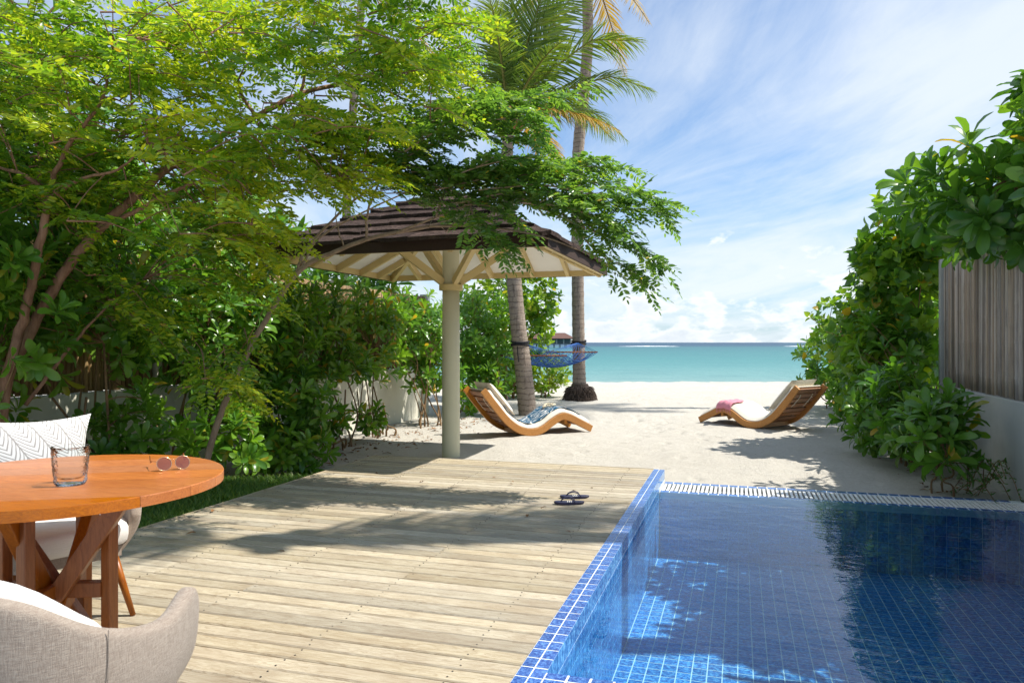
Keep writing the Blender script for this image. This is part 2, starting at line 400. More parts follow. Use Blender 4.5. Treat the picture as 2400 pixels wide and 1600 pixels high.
M['bamboo_grey'] = m_bamboo('weathered_bamboo', (0.30, 0.25, 0.215), (0.42, 0.375, 0.335), (0.36, 0.27, 0.19))
M['bamboo_brown'] = m_bamboo('brown_bamboo', (0.20, 0.125, 0.055), (0.29, 0.19, 0.085), (0.24, 0.14, 0.055))
M['cream'] = simple('cream_paint', (0.68, 0.53, 0.25), 0.5, 0.05, 5, 0.12)
M['post'] = simple('post_paint', (0.68, 0.65, 0.47), 0.6, 0.05, 5, 0.3, 0.3, 0.003)
M['soffit'] = simple('soffit_white', (0.88, 0.86, 0.81), 0.6, 0.03, 5, 0.05)
M['fascia'] = simple('brown_fascia', (0.050, 0.026, 0.018), 0.85, 0.3, 60, 0.5)
M['cushion'] = m_fabric('ecru_canvas', (0.66, 0.61, 0.51), (0.76, 0.71, 0.62), 1.0, 0.1, 0.2)
M['white_canvas'] = m_fabric('white_canvas', (0.74, 0.72, 0.67), (0.82, 0.80, 0.76), 1.0, 0.1, 0.2)
M['taupe'] = m_fabric('taupe_weave', (0.26, 0.203, 0.160), (0.415, 0.347, 0.282), 1.7, 0.15, 0.5)
M['pink'] = m_fabric('pink_cotton', (0.60, 0.18, 0.26), (0.72, 0.33, 0.39), 0.7, 0.2, 0.3)
M['strap'] = simple('cotton_strap', (0.75, 0.70, 0.60), 0.9, 0.05)
M['navy'] = simple('navy_rubber', (0.028, 0.028, 0.068), 0.5, 0.15, 20, 0.1)
M['stripe'] = simple('pale_stripe', (0.60, 0.58, 0.55), 0.6, 0.1)
M['gold'] = simple('gold_wire', (0.75, 0.50, 0.30), 0.25, 0.05, 5, 0, 0.5, 0.01, 0.9)
M['tortoise'] = simple('tortoise_tip', (0.20, 0.06, 0.015), 0.25, 0.4, 60, 0)
M['black_rope'] = simple('black_rope', (0.012, 0.013, 0.018), 0.8, 0.2, 30)
M['blue_rope'] = simple('blue_rope', (0.014, 0.085, 0.30), 0.7, 0.2, 30)
M['bar_wood'] = simple('spreader_wood', (0.30, 0.10, 0.04), 0.5, 0.2)
M['beads'] = simple('shell_beads', (0.72, 0.62, 0.44), 0.5, 0.2, 20, 0)
M['villa_wall'] = simple('villa_wall', (0.33, 0.40, 0.42), 0.7, 0.1, 0.5, 0)
M['villa_screen'] = simple('villa_screen', (0.10, 0.14, 0.155), 0.7, 0.1, 0.5, 0)
M['villa_roof'] = simple('villa_roof', (0.13, 0.065, 0.05), 0.8, 0.2, 0.7, 0)
M['screw'] = simple('screw_head', (0.10, 0.09, 0.08), 0.4, 0.2, 20, 0, 0.5, 0.01, 0.6)
M['litter'] = simple('dry_leaf', (0.23, 0.11, 0.04), 0.8, 0.5, 4, 0)
M['inlet'] = simple('pale_inlet', (0.62, 0.78, 0.78), 0.5, 0.04)
M['bark'] = m_bark('tree_bark', (0.17, 0.085, 0.05), (0.33, 0.19, 0.12))
M['bark_pale'] = m_bark('pale_branch', (0.26, 0.18, 0.12), (0.40, 0.29, 0.205))
M['stem'] = m_bark('shrub_stem', (0.15, 0.09, 0.045), (0.29, 0.19, 0.10))
M['stem_green'] = m_bark('green_stem', (0.14, 0.14, 0.035), (0.25, 0.23, 0.07))
def m_trunk():
    m, nt, b = material('palm_trunk'); p = pos(nt); s = N(nt, 'SeparateXYZ', None, Vector=p)
    n = N(nt, 'TexNoise', None, Vector=p, Scale=5.0, Detail=6.0, Roughness=0.7)
    ph = MATH(nt, 'ADD', MATH(nt, 'MULTIPLY', s.outputs[2], 9.0), MATH(nt, 'MULTIPLY', n.outputs[0], 1.3))
    ring = SMOOTH(nt, MATH(nt, 'FRACT', ph), 0.80, 0.97)
    mpn = N(nt, 'Mapping', None, Vector=p, Scale=(1, 1, 0.18)); st = N(nt, 'TexNoise', None, Vector=mpn.outputs[0], Scale=26.0, Detail=4.0)
    c = MIX(nt, n.outputs[0], (0.16, 0.115, 0.085), (0.42, 0.35, 0.285))
    c = MIX(nt, MATH(nt, 'MULTIPLY', ring, 0.75), c, (0.09, 0.06, 0.045))
    c = MIX(nt, MATH(nt, 'MULTIPLY', SMOOTH(nt, st.outputs[0], 0.55, 0.7), 0.6), c, (0.10, 0.075, 0.055))
    setp(nt, b, Base_Color=c, Roughness=0.9, Specular_IOR_Level=0.2)
    bump(nt, b, MATH(nt, 'SUBTRACT', st.outputs[0], ring), 0.6, 0.015)
    return m
M['palm_trunk'] = m_trunk()
M['root'] = m_bark('palm_root', (0.045, 0.032, 0.025), (0.15, 0.11, 0.085), 30)
M['shingle'] = None
def m_shingle():
    m, nt, b = material('roof_shingle'); p = pos(nt); r = orand(nt)
    n = N(nt, 'TexNoise', None, Vector=p, Scale=24.0, Detail=7.0, Roughness=0.75)
    n2 = N(nt, 'TexNoise', None, Vector=p, Scale=9.0, Detail=4.0)
    c = MIX(nt, n.outputs[0], (0.022, 0.013, 0.011), (0.120, 0.080, 0.066))
    c = MIX(nt, MATH(nt, 'MULTIPLY', SMOOTH(nt, n2.outputs[0], 0.5, 0.7), 0.5), c, (0.145, 0.095, 0.078))
    hs = N(nt, 'HueSaturation', None, Color=c, Value=MATH(nt, 'ADD', 0.75, MATH(nt, 'MULTIPLY', r, 0.5)))
    setp(nt, b, Base_Color=hs.outputs[0], Roughness=0.9, Specular_IOR_Level=0.15); bump(nt, b, MATH(nt, 'ADD', n.outputs[0], MATH(nt, 'MULTIPLY', n2.outputs[0], 2.0)), 1.0, 0.04)
    return m
M['shingle'] = m_shingle()
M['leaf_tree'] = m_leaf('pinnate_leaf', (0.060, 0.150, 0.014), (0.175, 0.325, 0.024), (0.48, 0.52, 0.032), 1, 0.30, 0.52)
M['leaf_tree2'] = m_leaf('pinnate_leaf_deep', (0.075, 0.165, 0.040), (0.145, 0.285, 0.052), (0.30, 0.42, 0.055), 1, 0.28, 0.50)
M['leaf_sca'] = m_leaf('glossy_leaf', (0.046, 0.134, 0.020), (0.102, 0.250, 0.028), (0.198, 0.365, 0.036), 1, 0.30, 0.38, 0.55)
M['leaf_heart'] = m_leaf('heart_leaf', (0.051, 0.141, 0.018), (0.115, 0.262, 0.026), (0.288, 0.422, 0.032), 1, 0.36, 0.45)
M['leaf_lime'] = m_leaf('lime_leaf', (0.075, 0.17, 0.015), (0.17, 0.29, 0.02), (0.32, 0.42, 0.03), 1, 0.36, 0.38)
M['leaf_palm'] = m_leaf('palm_leaflet', (0.050, 0.100, 0.016), (0.105, 0.190, 0.024), (0.24, 0.29, 0.035), 1, 0.38, 0.32)
M['leaf_dry'] = m_leaf('dry_frond', (0.20, 0.12, 0.02), (0.34, 0.22, 0.03), (0.46, 0.32, 0.05), 1, 0.55, 0.35)
M['grass'] = m_leaf('grass_blade', (0.045, 0.115, 0.02), (0.14, 0.27, 0.04), (0.36, 0.45, 0.10), 0, 0.45, 0.35)
M['coconut'] = simple('coconut_husk', (0.26, 0.13, 0.045), 0.7, 0.3, 10)
def m_lens():
    m, nt, b = material('brown_lens'); setp(nt, b, Base_Color=(0.16, 0.045, 0.03), Roughness=0.05, Specular_IOR_Level=0.7)
    b.inputs['Alpha'].default_value = 0.82; return m
M['lens'] = m_lens()
def m_glass():
    m = bpy.data.materials.new('cut_glass'); m.use_nodes = True; nt = m.node_tree
    for n in list(nt.nodes): nt.nodes.remove(n)
    p = pos(nt); mpn = N(nt, 'Mapping', None, Vector=p, Scale=(30, 30, 95)); n_ = N(nt, 'TexNoise', None, Vector=mpn.outputs[0], Scale=1.0, Detail=1.0, Distortion=1.5)
    bm_ = N(nt, 'Bump', None, Height=n_.outputs[0], Strength=0.25, Distance=0.02)
    fr = N(nt, 'Fresnel', None, IOR=1.17, Normal=bm_.outputs[0]); gl_ = N(nt, 'BsdfGlossy', None, Color=(1, 1, 1, 1), Roughness=0.03, Normal=bm_.outputs[0])
    tr = N(nt, 'BsdfTransparent', None, Color=(0.95, 0.96, 0.96, 1)); mx = N(nt, 'MixShader', None, i0=fr.outputs[0], i1=tr.outputs[0], i2=gl_.outputs[0])
    o = nt.nodes.new('ShaderNodeOutputMaterial'); nt.links.new(mx.outputs[0], o.inputs[0]); return m
M['glass'] = m_glass()
def m_herring():
    m, nt, b = material('feather_print'); uv = N(nt, 'TexCoord').outputs['UV']; s = N(nt, 'SeparateXYZ', None, Vector=uv)
    n = N(nt, 'TexNoise', None, Vector=uv, Scale=7.0, Detail=3.0)
    u = MATH(nt, 'ADD', MATH(nt, 'MULTIPLY', s.outputs[0], 4.6), MATH(nt, 'ADD', MATH(nt, 'MULTIPLY', s.outputs[1], 2.4), MATH(nt, 'MULTIPLY', n.outputs[0], 0.12)))
    tri = MATH(nt, 'ABSOLUTE', MATH(nt, 'SUBTRACT', MATH(nt, 'FRACT', u), 0.5))
    w = MATH(nt, 'FRACT', MATH(nt, 'ADD', MATH(nt, 'MULTIPLY', MATH(nt, 'SUBTRACT', s.outputs[1], MATH(nt, 'MULTIPLY', s.outputs[0], 0.4)), 15.0), MATH(nt, 'MULTIPLY', MATH(nt, 'POWER', tri, 0.7), 5.0)))
    ln = SMOOTH(nt, MATH(nt, 'ABSOLUTE', MATH(nt, 'SUBTRACT', w, 0.5)), 0.20, 0.12)
    spine = SMOOTH(nt, tri, 0.045, 0.02)
    f = MATH(nt, 'MAXIMUM', ln, spine)
    c = MIX(nt, f, (0.68, 0.67, 0.64), (0.32, 0.305, 0.285))
    setp(nt, b, Base_Color=c, Roughness=0.9, Specular_IOR_Level=0.15); return m
M['herring'] = m_herring()
def m_squiggle():
    m, nt, b = material('squiggle_towel'); p = N(nt, 'TexCoord').outputs['UV']
    n = N(nt, 'TexNoise', None, Vector=p, Scale=2.6, Detail=1.0, Distortion=2.0)
    f = MATH(nt, 'ABSOLUTE', MATH(nt, 'SUBTRACT', MATH(nt, 'FRACT', MATH(nt, 'MULTIPLY', n.outputs[0], 8.5)), 0.5))
    n2 = N(nt, 'TexNoise', None, Vector=p, Scale=11.0, Detail=1.0)
    ln = MATH(nt, 'MULTIPLY', SMOOTH(nt, f, 0.15, 0.08), SMOOTH(nt, n2.outputs[0], 0.36, 0.42))
    c = MIX(nt, ln, (0.022, 0.095, 0.175), (0.74, 0.74, 0.72))
    setp(nt, b, Base_Color=c, Roughness=0.95, Specular_IOR_Level=0.1); return m
M['squiggle'] = m_squiggle()

# ------------------------------------------------------------------ the setting: sand, sea, lawn
SAND = -0.17
DX0, DX1 = -3.83, -0.81          # deck
DY1 = 7.41
PX0, PX1 = -0.70, 2.15           # pool water
PY0, PY1 = 2.73, 6.88
T = 0.0862                       # tile pitch
WZ = -0.115                      # water level
PF = -0.6936                       # pool floor
WALLR, WALLL = 2.38, -5.78

def vnoise(x, y, s, seed=0.0): return mnoise.noise(Vector((x * s + seed, y * s - seed, seed * 1.7)))
def sand_h(x, y):
    d = -ST * x + CT * y
    z = SAND + 0.018 * vnoise(x, y, 0.8) + 0.012 * vnoise(x, y, 2.6, 3.1) + 0.013 * vnoise(x, y, 5.5, 9.2)
    if y < 8.3: z = SAND + (z - SAND) * 0.6
    if d > 26.2: z -= 0.105 * (d - 26.2) + 0.0
    elif d > 22: z += 0.03 * (d - 22) / 4.2
    return max(z, -3.0)
def grid_axis(segs):
    out = []
    for a, b, st in segs:
        n = max(1, int(round((b - a) / st))); out += [a + (b - a) * i / n for i in range(n)]
    out.append(segs[-1][1]); return out
gx = grid_axis([(-90, -20, 7), (-20, -7, 1.0), (-7, DX0 + 0.06, 0.11), (DX0 + 0.06, WALLR + 0.02, 0.045), (WALLR + 0.02, 5, 0.3), (5, 20, 1.5), (20, 90, 7)])
gy = grid_axis([(-6, 2, 1.0), (2, DY1 - 0.03, 0.14), (DY1 - 0.03, 14, 0.05), (14, 22, 0.11), (22, 40, 0.3), (40, 60, 5)])
_dr = random.Random(77)
PRINTS = []
for tx_, ty_, dx_, dy_, n_ in ((-2.6, 8.2, .25, .62, 16), (-.6, 7.9, -.12, .66, 20), (1.2, 8.2, -.32, .6, 14), (-2.2, 10.2, .62, .22, 8), (-1.5, 12.0, .1, .7, 16), (.6, 10.6, -.5, .42, 12)):
    for q_ in range(n_):
        sd_ = .11 if q_ % 2 else -.11; L_ = sqrt(dx_ ** 2 + dy_ ** 2); PRINTS.append((tx_ + dx_ * q_ - dy_ / L_ * sd_ + _dr.gauss(0, .04), ty_ + dy_ * q_ + dx_ / L_ * sd_ + _dr.gauss(0, .04), dx_ / L_, dy_ / L_))
PR = np.array(PRINTS)
def prints_h(x, y):
    ax_ = PR[:, 0] - x; ay_ = PR[:, 1] - y; l_ = ax_ * PR[:, 2] + ay_ * PR[:, 3]; w_ = ax_ * PR[:, 3] - ay_ * PR[:, 2]
    q = (l_ / .125) ** 2 + (w_ / .058) ** 2; return float((-.028 * np.exp(-q) + .012 * np.exp(-(np.sqrt(q) - 1.55) ** 2 / .12)).sum())
vv = []; idx = {}
for j, y in enumerate(gy):
    for i, x in enumerate(gx): vv.append((x, y, sand_h(x, y) + (prints_h(x, y) if -4 < x < 2.4 and 7.3 < y < 22 else 0)))
ff = []; W = len(gx)
for j in range(len(gy) - 1):
    for i in range(W - 1):
        cx_, cy_ = (gx[i] + gx[i + 1]) / 2, (gy[j] + gy[j + 1]) / 2
        if DX0 + 0.05 < cx_ < WALLR + 0.02 and cy_ < DY1 - 0.02: continue
        ff.append((j * W + i, j * W + i + 1, (j + 1) * W + i + 1, (j + 1) * W + i))
sand = mesh('sand_beach', vv, ff, M['sand'], None, True)
tag(sand, kind='structure')
# sea sheet, out to the horizon
def cf(lat, d, z): return Vector((CT * lat - ST * d, ST * lat + CT * d, z))
ds = [24, 40, 60, 100, 200, 400, 1000, 3000, 9000]; sv = []; sf = []
for d in ds:
    w = max(200, d * 3)
    for k in range(9): sv.append(cf(-w + 2 * w * k / 8, d, -1.0))
for j in range(len(ds) - 1):
    for k in range(8): sf.append((j * 9 + k, j * 9 + k + 1, (j + 1) * 9 + k + 1, (j + 1) * 9 + k))
sea = mesh('sea', sv, sf, M['sea']); tag(sea, kind='structure')
# reef surf: low broken crests
mb = MB()
for (l0, l1, d) in ((58, 92, 405), (150, 172, 410)):
    n = int((l1 - l0) / 1.2); k0 = len(mb.v)
    for i in range(n + 1):
        l = l0 + (l1 - l0) * i / n; e = sin(pi * i / n)
        h = e * (0.22 + 0.32 * abs(vnoise(l, d, 0.21)))
        dd = d + 2.5 * vnoise(l, d, 0.05)
        mb.v += [tuple(cf(l, dd - 1.6 - h, -1.02)), tuple(cf(l, dd, -0.98 + h)), tuple(cf(l, dd + 1.5, -1.02))]
    for i in range(n):
        for q in (0, 1): mb.f.append((k0 + i * 3 + q, k0 + i * 3 + 3 + q, k0 + i * 3 + 4 + q, k0 + i * 3 + 1 + q))
tag(mb.build('surf', M['foam'], None, True), 'white surf breaking along the distant reef', 'surf', kind='stuff')

# ------------------------------------------------------------------ deck
deck = empty('deck', (-2.3, 4.5, 0)); tag(deck, kind='structure')
BP = 0.1034; BW = 0.0950
def plank_mesh(L, mat):
    c = 0.006; hw = BW / 2; th = 0.026
    prof = [(-hw, -th), (-hw, -c), (-hw + c, 0), (hw - c, 0), (hw, -c), (hw, -th)]
    v = [(x, y, z) for x in (-L / 2, L / 2) for y, z in prof]
    f = [(i, i + 1, i + 7, i + 6) for i in range(5)] + [(5, 0, 6, 11), (0, 5, 4, 3, 2, 1), (6, 7, 8, 9, 10, 11)]
    f = [tuple(reversed(q)) for q in f]
    return meshdata('plank', v, f, mat)
joists = [-1.04, -1.71, -2.40, -3.05, -3.70]
cache = {}
nrow = int((DY1 - 0.9) / BP)
scr = MB()
for r in range(nrow):
    y = DY1 - BP * (r + 0.5)
    jt = [None, -3.05, None, -1.71, -3.05, None, -2.40, None, -3.05][(r * 5 + r // 3) % 9]
    segs = [(DX0, DX1)] if jt is None else [(DX0, jt - 0.002), (jt + 0.002, DX1)]
    for a, b in segs:
        k = round(b - a, 3)
        if k not in cache: cache[k] = plank_mesh(k, M['deck'])
        o = link('plank', cache[k], None, None); o.location = ((a + b) / 2, y + random.uniform(-0.0015, 0.0015), random.uniform(-0.002, 0.001))
        o.rotation_euler = (random.uniform(-0.004, 0.004), 0, random.uniform(-0.0006, 0.0006)); adopt(o, deck)
    for j in joists:
        for s in (-1, 1):
            jx = j + random.uniform(-0.012, 0.012) + (0.02 if jt == j else 0); jy = y + s * BW * 0.27 + random.uniform(-0.004, 0.004)
            if y > 1.8: scr.lathe((jx, jy, 0.0005), [(0.0042, -0.003), (0.0038, 0.0010), (0.0015, 0.0005)], 7)
tag(scr.build('screws', M['screw'], deck), kind='stuff')
mb = MB(); mb.box(((DX0 + DX1) / 2, (DY1 + 0.9) / 2 - 0.02, -0.115), (DX1 - DX0 - 0.04, DY1 - 0.95, 0.12)); mb.build('deck_base', M['gutter'], deck)
mb = MB(); mb.box((DX0 - 0.014, (DY1 + 0.9) / 2, -0.085), (0.022, DY1 - 0.9, 0.178)); mb.build('edge_board', M['deck'], deck)
mb = MB(); mb.box(((DX0 + DX1) / 2, DY1 + 0.014, -0.085), (DX1 - DX0, 0.022, 0.168)); mb.build('end_board', M['deck'], deck)

# ------------------------------------------------------------------ pool
pool = empty('swimming_pool', (0.7, 4.8, -0.7)); tag(pool, kind='structure')
mb = MB()   # grout shell: floor and walls as thin slabs
mb.box(((PX0 + PX1) / 2, (PY0 + PY1) / 2, PF - 0.06), (PX1 - PX0 + 0.2, PY1 - PY0 + 0.2, 0.12))
GZ0 = PF - 0.0
mb.box((PX0 - 0.056, (2.6 + DY1) / 2, (PF - 0.0132) / 2), (0.106, DY1 - 2.62, -PF + 0.0068))
mb.box((1.0, PY0 - 0.056, (PF - 0.0132) / 2), (3.4, 0.106, -PF + 0.0068))
mb.box(((PX0 + PX1) / 2 + 0.04, PY1 + 0.046, (PF + WZ) / 2 - 0.0058), (PX1 - PX0 + 0.06, 0.086, WZ - PF))
mb.box((PX1 + 0.046, (PY0 + PY1) / 2 + 0.04, (PF + WZ) / 2 - 0.0062), (0.086, PY1 - PY0 + 0.16, WZ - PF))
mb.build('grout_bed', M['grout'], pool)
def tile_mesh(w, h, mat, g=0.0035, t=0.005, gy=None):
    a, b = w / 2 - g / 2, h / 2 - (gy or g) / 2; c = 0.0008
    v = [(-a, -b, 0), (a, -b, 0), (a, b, 0), (-a, b, 0)] + [(-a + c, -b + c, t), (a - c, -b + c, t), (a - c, b - c, t), (-a + c, b - c, t)]
    return meshdata('tile', v, [(4, 5, 6, 7), (0, 1, 5, 4), (1, 2, 6, 5), (2, 3, 7, 6), (3, 0, 4, 7)], mat)
sq = tile_mesh(T, T, M['tile'], 0.0062, 0.0014, 0.0085)
sqw = tile_mesh(T, T, M['tile'], 0.0034, 0.0014)
tiles = []
nx = int(round((PX1 - PX0) / T)); ny = int(round((PY1 - PY0) / T)); tx = (PX1 - PX0) / nx; ty = (PY1 - PY0) / ny
for i in range(nx):
    for j in range(ny): tiles.append((Vector((PX0 + (i + .5) * tx, PY0 + (j + .5) * ty, PF + 0.0005)), Matrix.Identity(3)))
RL = Matrix(((0, 0, 1), (1, 0, 0), (0, 1, 0)))   # tile normal -> +X
RF = Matrix(((1, 0, 0), (0, 0, -1), (0, 1, 0)))  # normal -> -Y
RR = Matrix(((0, 0, -1), (-1, 0, 0), (0, 1, 0))) # normal -> -X
RN = Matrix(((-1, 0, 0), (0, 0, 1), (0, 1, 0)))  # normal -> +Y
nz = int((WZ - PF) / T)
for k in range(nz + 2):
    z = -0.004 - T * (k + 0.5)
    if z < PF + 0.01: break
    for j in range(int((DY1 - PY0) / T)):
        y = PY0 + (j + .5) * T
        if y < PY1 or z > -0.1: tiles.append((Vector((PX0 - 0.0025, y, z)), RL))
    if z < WZ - 0.02:
        for i in range(nx): tiles.append((Vector((PX0 + (i + .5) * tx, PY1 + 0.0025, z)), RF)); tiles.append((Vector((PX0 + (i + .5) * tx, PY0 - 0.0025, z)), RN))
        for j in range(ny): tiles.append((Vector((PX1 + 0.0025, PY0 + (j + .5) * ty, z)), RR))
def tscore(t):
    px, py, d = pix(t[0])
    if d < 0.5 or not (-20 < px < 2420 and 0 < py < 1620): return 0
    n = t[1] @ Vector((0, 0, 1)); c = (Vector((0, 0, CAMH)) - t[0]); dd = c.length
    return max(0, n.dot(c) / dd) / dd ** 2
tiles.sort(key=tscore, reverse=True)
for c, R in tiles[:300]:
    o = link('tile', sq if abs(R[2][2]) > .5 else sqw, None, None); o.location = c; o.rotation_euler = R.to_euler(); adopt(o, pool)
mb = MB(); bv = [v.co.copy() for v in sq.vertices]; bf = [tuple(p.vertices) for p in sq.polygons]
bw = [v.co.copy() for v in sqw.vertices]
for c, R in tiles[300:]: mb.add([c + R @ v for v in (bv if abs(R[2][2]) > .5 else bw)], bf)
tag(mb.build('mosaic', M['tile'], pool), kind='stuff')
ip = onz(1418, 1575, PF + 0.01); mb = MB(); mb.box((ip.x, ip.y, PF + 0.006), (0.10, 0.085, 0.010)); bevel(mb.build('inlet_plate', M['inlet'], pool))
# water: slightly over-edge sheet
wv = [(PX0 + 0.003, PY0 + 0.003, WZ), (PX1 + 0.0, PY0 + 0.003, WZ), (PX1 + 0.0, PY1 + 0.0, WZ), (PX0 + 0.003, PY1 + 0.0, WZ)]
wat = mesh('pool_water', wv, [(0, 1, 2, 3)], M['water']); tag(wat, kind='structure')
# coping
cop = empty('pool_coping', (-0.75, 4.8, 0)); tag(cop, 'blue glazed tile coping along the deck side of the pool', 'coping')
cw = 0.111 / 2
ctile = tile_mesh(cw, T, M['tile_top'], 0.0050, 0.0014, 0.0085)
ncop = int((DY1 - 2.62) / T) + 1
for j in range(ncop):
    for i in range(2):
        o = link('tile', ctile, None, None); o.location = (DX1 + 0.0 + (i + .5) * cw, DY1 - (j + .5) * T, -0.003 + random.uniform(-.0006, .0006))
        o.rotation_euler = (random.uniform(-.006, .006), random.uniform(-.006, .006), 0); adopt(o, cop)
ctile2 = tile_mesh(T, cw, M['tile_top'], 0.0085, 0.0014)
for i in range(33):
    for j in range(2):
        o = link('tile', ctile2, None, None); o.location = (PX0 + (i + .5) * T, PY0 - (j + .5) * cw, -0.003); adopt(o, cop)
# overflow grate at the far and right rims
rim = empty('overflow_gutter', (0.7, 7.15, -0.1)); tag(rim, 'white slatted overflow grate between two rows of blue tiles', 'grate')
g0, g1 = PY1 + 0.09, DY1 - 0.09
rz = WZ - 0.004
mb = MB(); mb.box((0.72, (g0 + g1) / 2, rz - 0.10), (3.1, g1 - g0 + 0.01, 0.03)); mb.build('channel', M['gutter'], rim)
mb = MB(); mb.box((0.84, DY1 - 0.045, rz - 0.062), (3.06, 0.088, 0.12)); mb.box((WALLR - 0.03, (PY0 + DY1) / 2, rz - 0.062), (0.05, DY1 - PY0, 0.12)); mb.build('kerb', M['grout'], rim)
sq2 = tile_mesh(T, T, M['tile_top'], 0.0085, 0.0014)
for i in range(int(2.95 / T)):
    for y in (PY1 + 0.045, DY1 - 0.045):
        if y < 7 and PX0 + (i + .5) * T > PX1 + 0.05: continue
        o = link('tile', sq2, None, None); o.location = (PX0 + (i + .5) * T, y, rz - 0.0015); adopt(o, rim)
for j in range(ny):
    o = link('tile', sq2, None, None); o.location = (PX1 + 0.045, PY1 - (j + .5) * T, rz - 0.0015); adopt(o, rim)
bmx = MB(); bmx.box((0, 0, 0), (0.021, g1 - g0, 0.018)); barm = meshdata('grate_bar', bmx.v, bmx.f, M['white_plastic'])
nb = int((PX1 + 0.08 - PX0) / 0.039)
for i in range(nb):
    o = link('grate_bar', barm, None, None); o.location = (PX0 + 0.02 + i * 0.039, (g0 + g1) / 2, rz - 0.012); o.rotation_euler = (0, 0, random.uniform(-.01, .01)); adopt(o, rim)
bmx = MB(); bmx.box((0, 0, 0), (0.13, 0.021, 0.018)); barm2 = meshdata('grate_bar', bmx.v, bmx.f, M['white_plastic'])
for i in range(62):
    o = link('grate_bar', barm2, None, None); o.location = (PX1 + 0.155, g1 - 0.02 - i * 0.039, rz - 0.0125); adopt(o, rim)
mb = MB(); mb.box((0.73, (g0 + g1) / 2, rz - 0.026), (2.95, 0.012, 0.010)); mb.build('grate_rail', M['white_plastic'], rim)

# ------------------------------------------------------------------ lawn strip
def blades(name, pts, hmin, hmax, mat, parent=None, lean=0.6):
    n = len(pts); v = np.zeros((n, 5, 3)); a = rng.uniform(0, 2 * pi, n); h = rng.uniform(hmin, hmax, n); w = rng.uniform(0.0025, 0.005, n)
    dx, dy = np.cos(a), np.sin(a); le = rng.uniform(0.15, lean, n) * h
    la = rng.uniform(0, 2 * pi, n); lx, ly = np.cos(la) * le, np.sin(la) * le
    P = np.array(pts)
    v[:, 0] = P + np.stack([-dx * w, -dy * w, 0 * w], 1); v[:, 1] = P + np.stack([dx * w, dy * w, 0 * w], 1)
    m_ = P + np.stack([lx * .4, ly * .4, h * .6], 1)
    v[:, 2] = m_ + np.stack([dx * w, dy * w, 0 * w], 1); v[:, 3] = m_ - np.stack([dx * w, dy * w, 0 * w], 1)
    v[:, 4] = P + np.stack([lx * 1.2, ly * 1.2, h * 0.95], 1)
    me = bpy.data.meshes.new(name); b = np.arange(n)[:, None] * 5
    quads = b + np.array([[0, 1, 2, 3]]); tris = b + np.array([[3, 2, 4]])
    faces = np.concatenate([quads.ravel(), tris.ravel()]).astype(np.int32)
    ls = np.concatenate([np.arange(n) * 4, 4 * n + np.arange(n) * 3]).astype(np.int32)
    me.vertices.add(n * 5); me.vertices.foreach_set('co', v.ravel()); me.loops.add(len(faces)); me.loops.foreach_set('vertex_index', faces)
    me.polygons.add(2 * n); me.polygons.foreach_set('loop_start', ls); me.update(calc_edges=True)
    at_ = me.attributes.new('tint', 'FLOAT', 'POINT'); at_.data.foreach_set('value', np.repeat(np.clip(rng.normal(.45, .25, n), 0, .9), 5).astype(np.float32))
    me.materials.append(mat)
    return link(name, me, None, parent)
gp = []
while len(gp) < 26000:
    y = random.uniform(2.4, 6.25); x = random.uniform(-5.3, DX0 - 0.02)
    edge = 6.15 - max(0, (DX0 - 0.3 - x)) * 0.75 + 0.18 * vnoise(x, y, 2.0)
    if y > edge: continue
    if x < -4.75 + 0.2 * vnoise(x, y, 1.5, 4): continue
    gp.append((x, y, SAND + 0.10))
mb = MB(); n = 24
soil = [(-5.2, 2.2), (DX0 - 0.026, 2.2), (DX0 - 0.026, 6.1), (-4.25, 6.0), (-4.7, 5.5), (-5.2, 5.1)]
mb.add([(x, y, SAND + 0.10) for x, y in soil] + [(x, y, SAND - 0.1) for x, y in soil], [tuple(range(6))] + [(i, i + 6, (i + 1) % 6 + 6, (i + 1) % 6) for i in range(6)])
tag(mb.build('lawn_ground', simple('lawn_soil', (0.045, 0.06, 0.022), 0.95, 0.4, 12)), kind='structure')
tag(blades('grass', gp, 0.035, 0.10, M['grass']), 'short green grass beside the wooden deck', 'grass', kind='stuff')

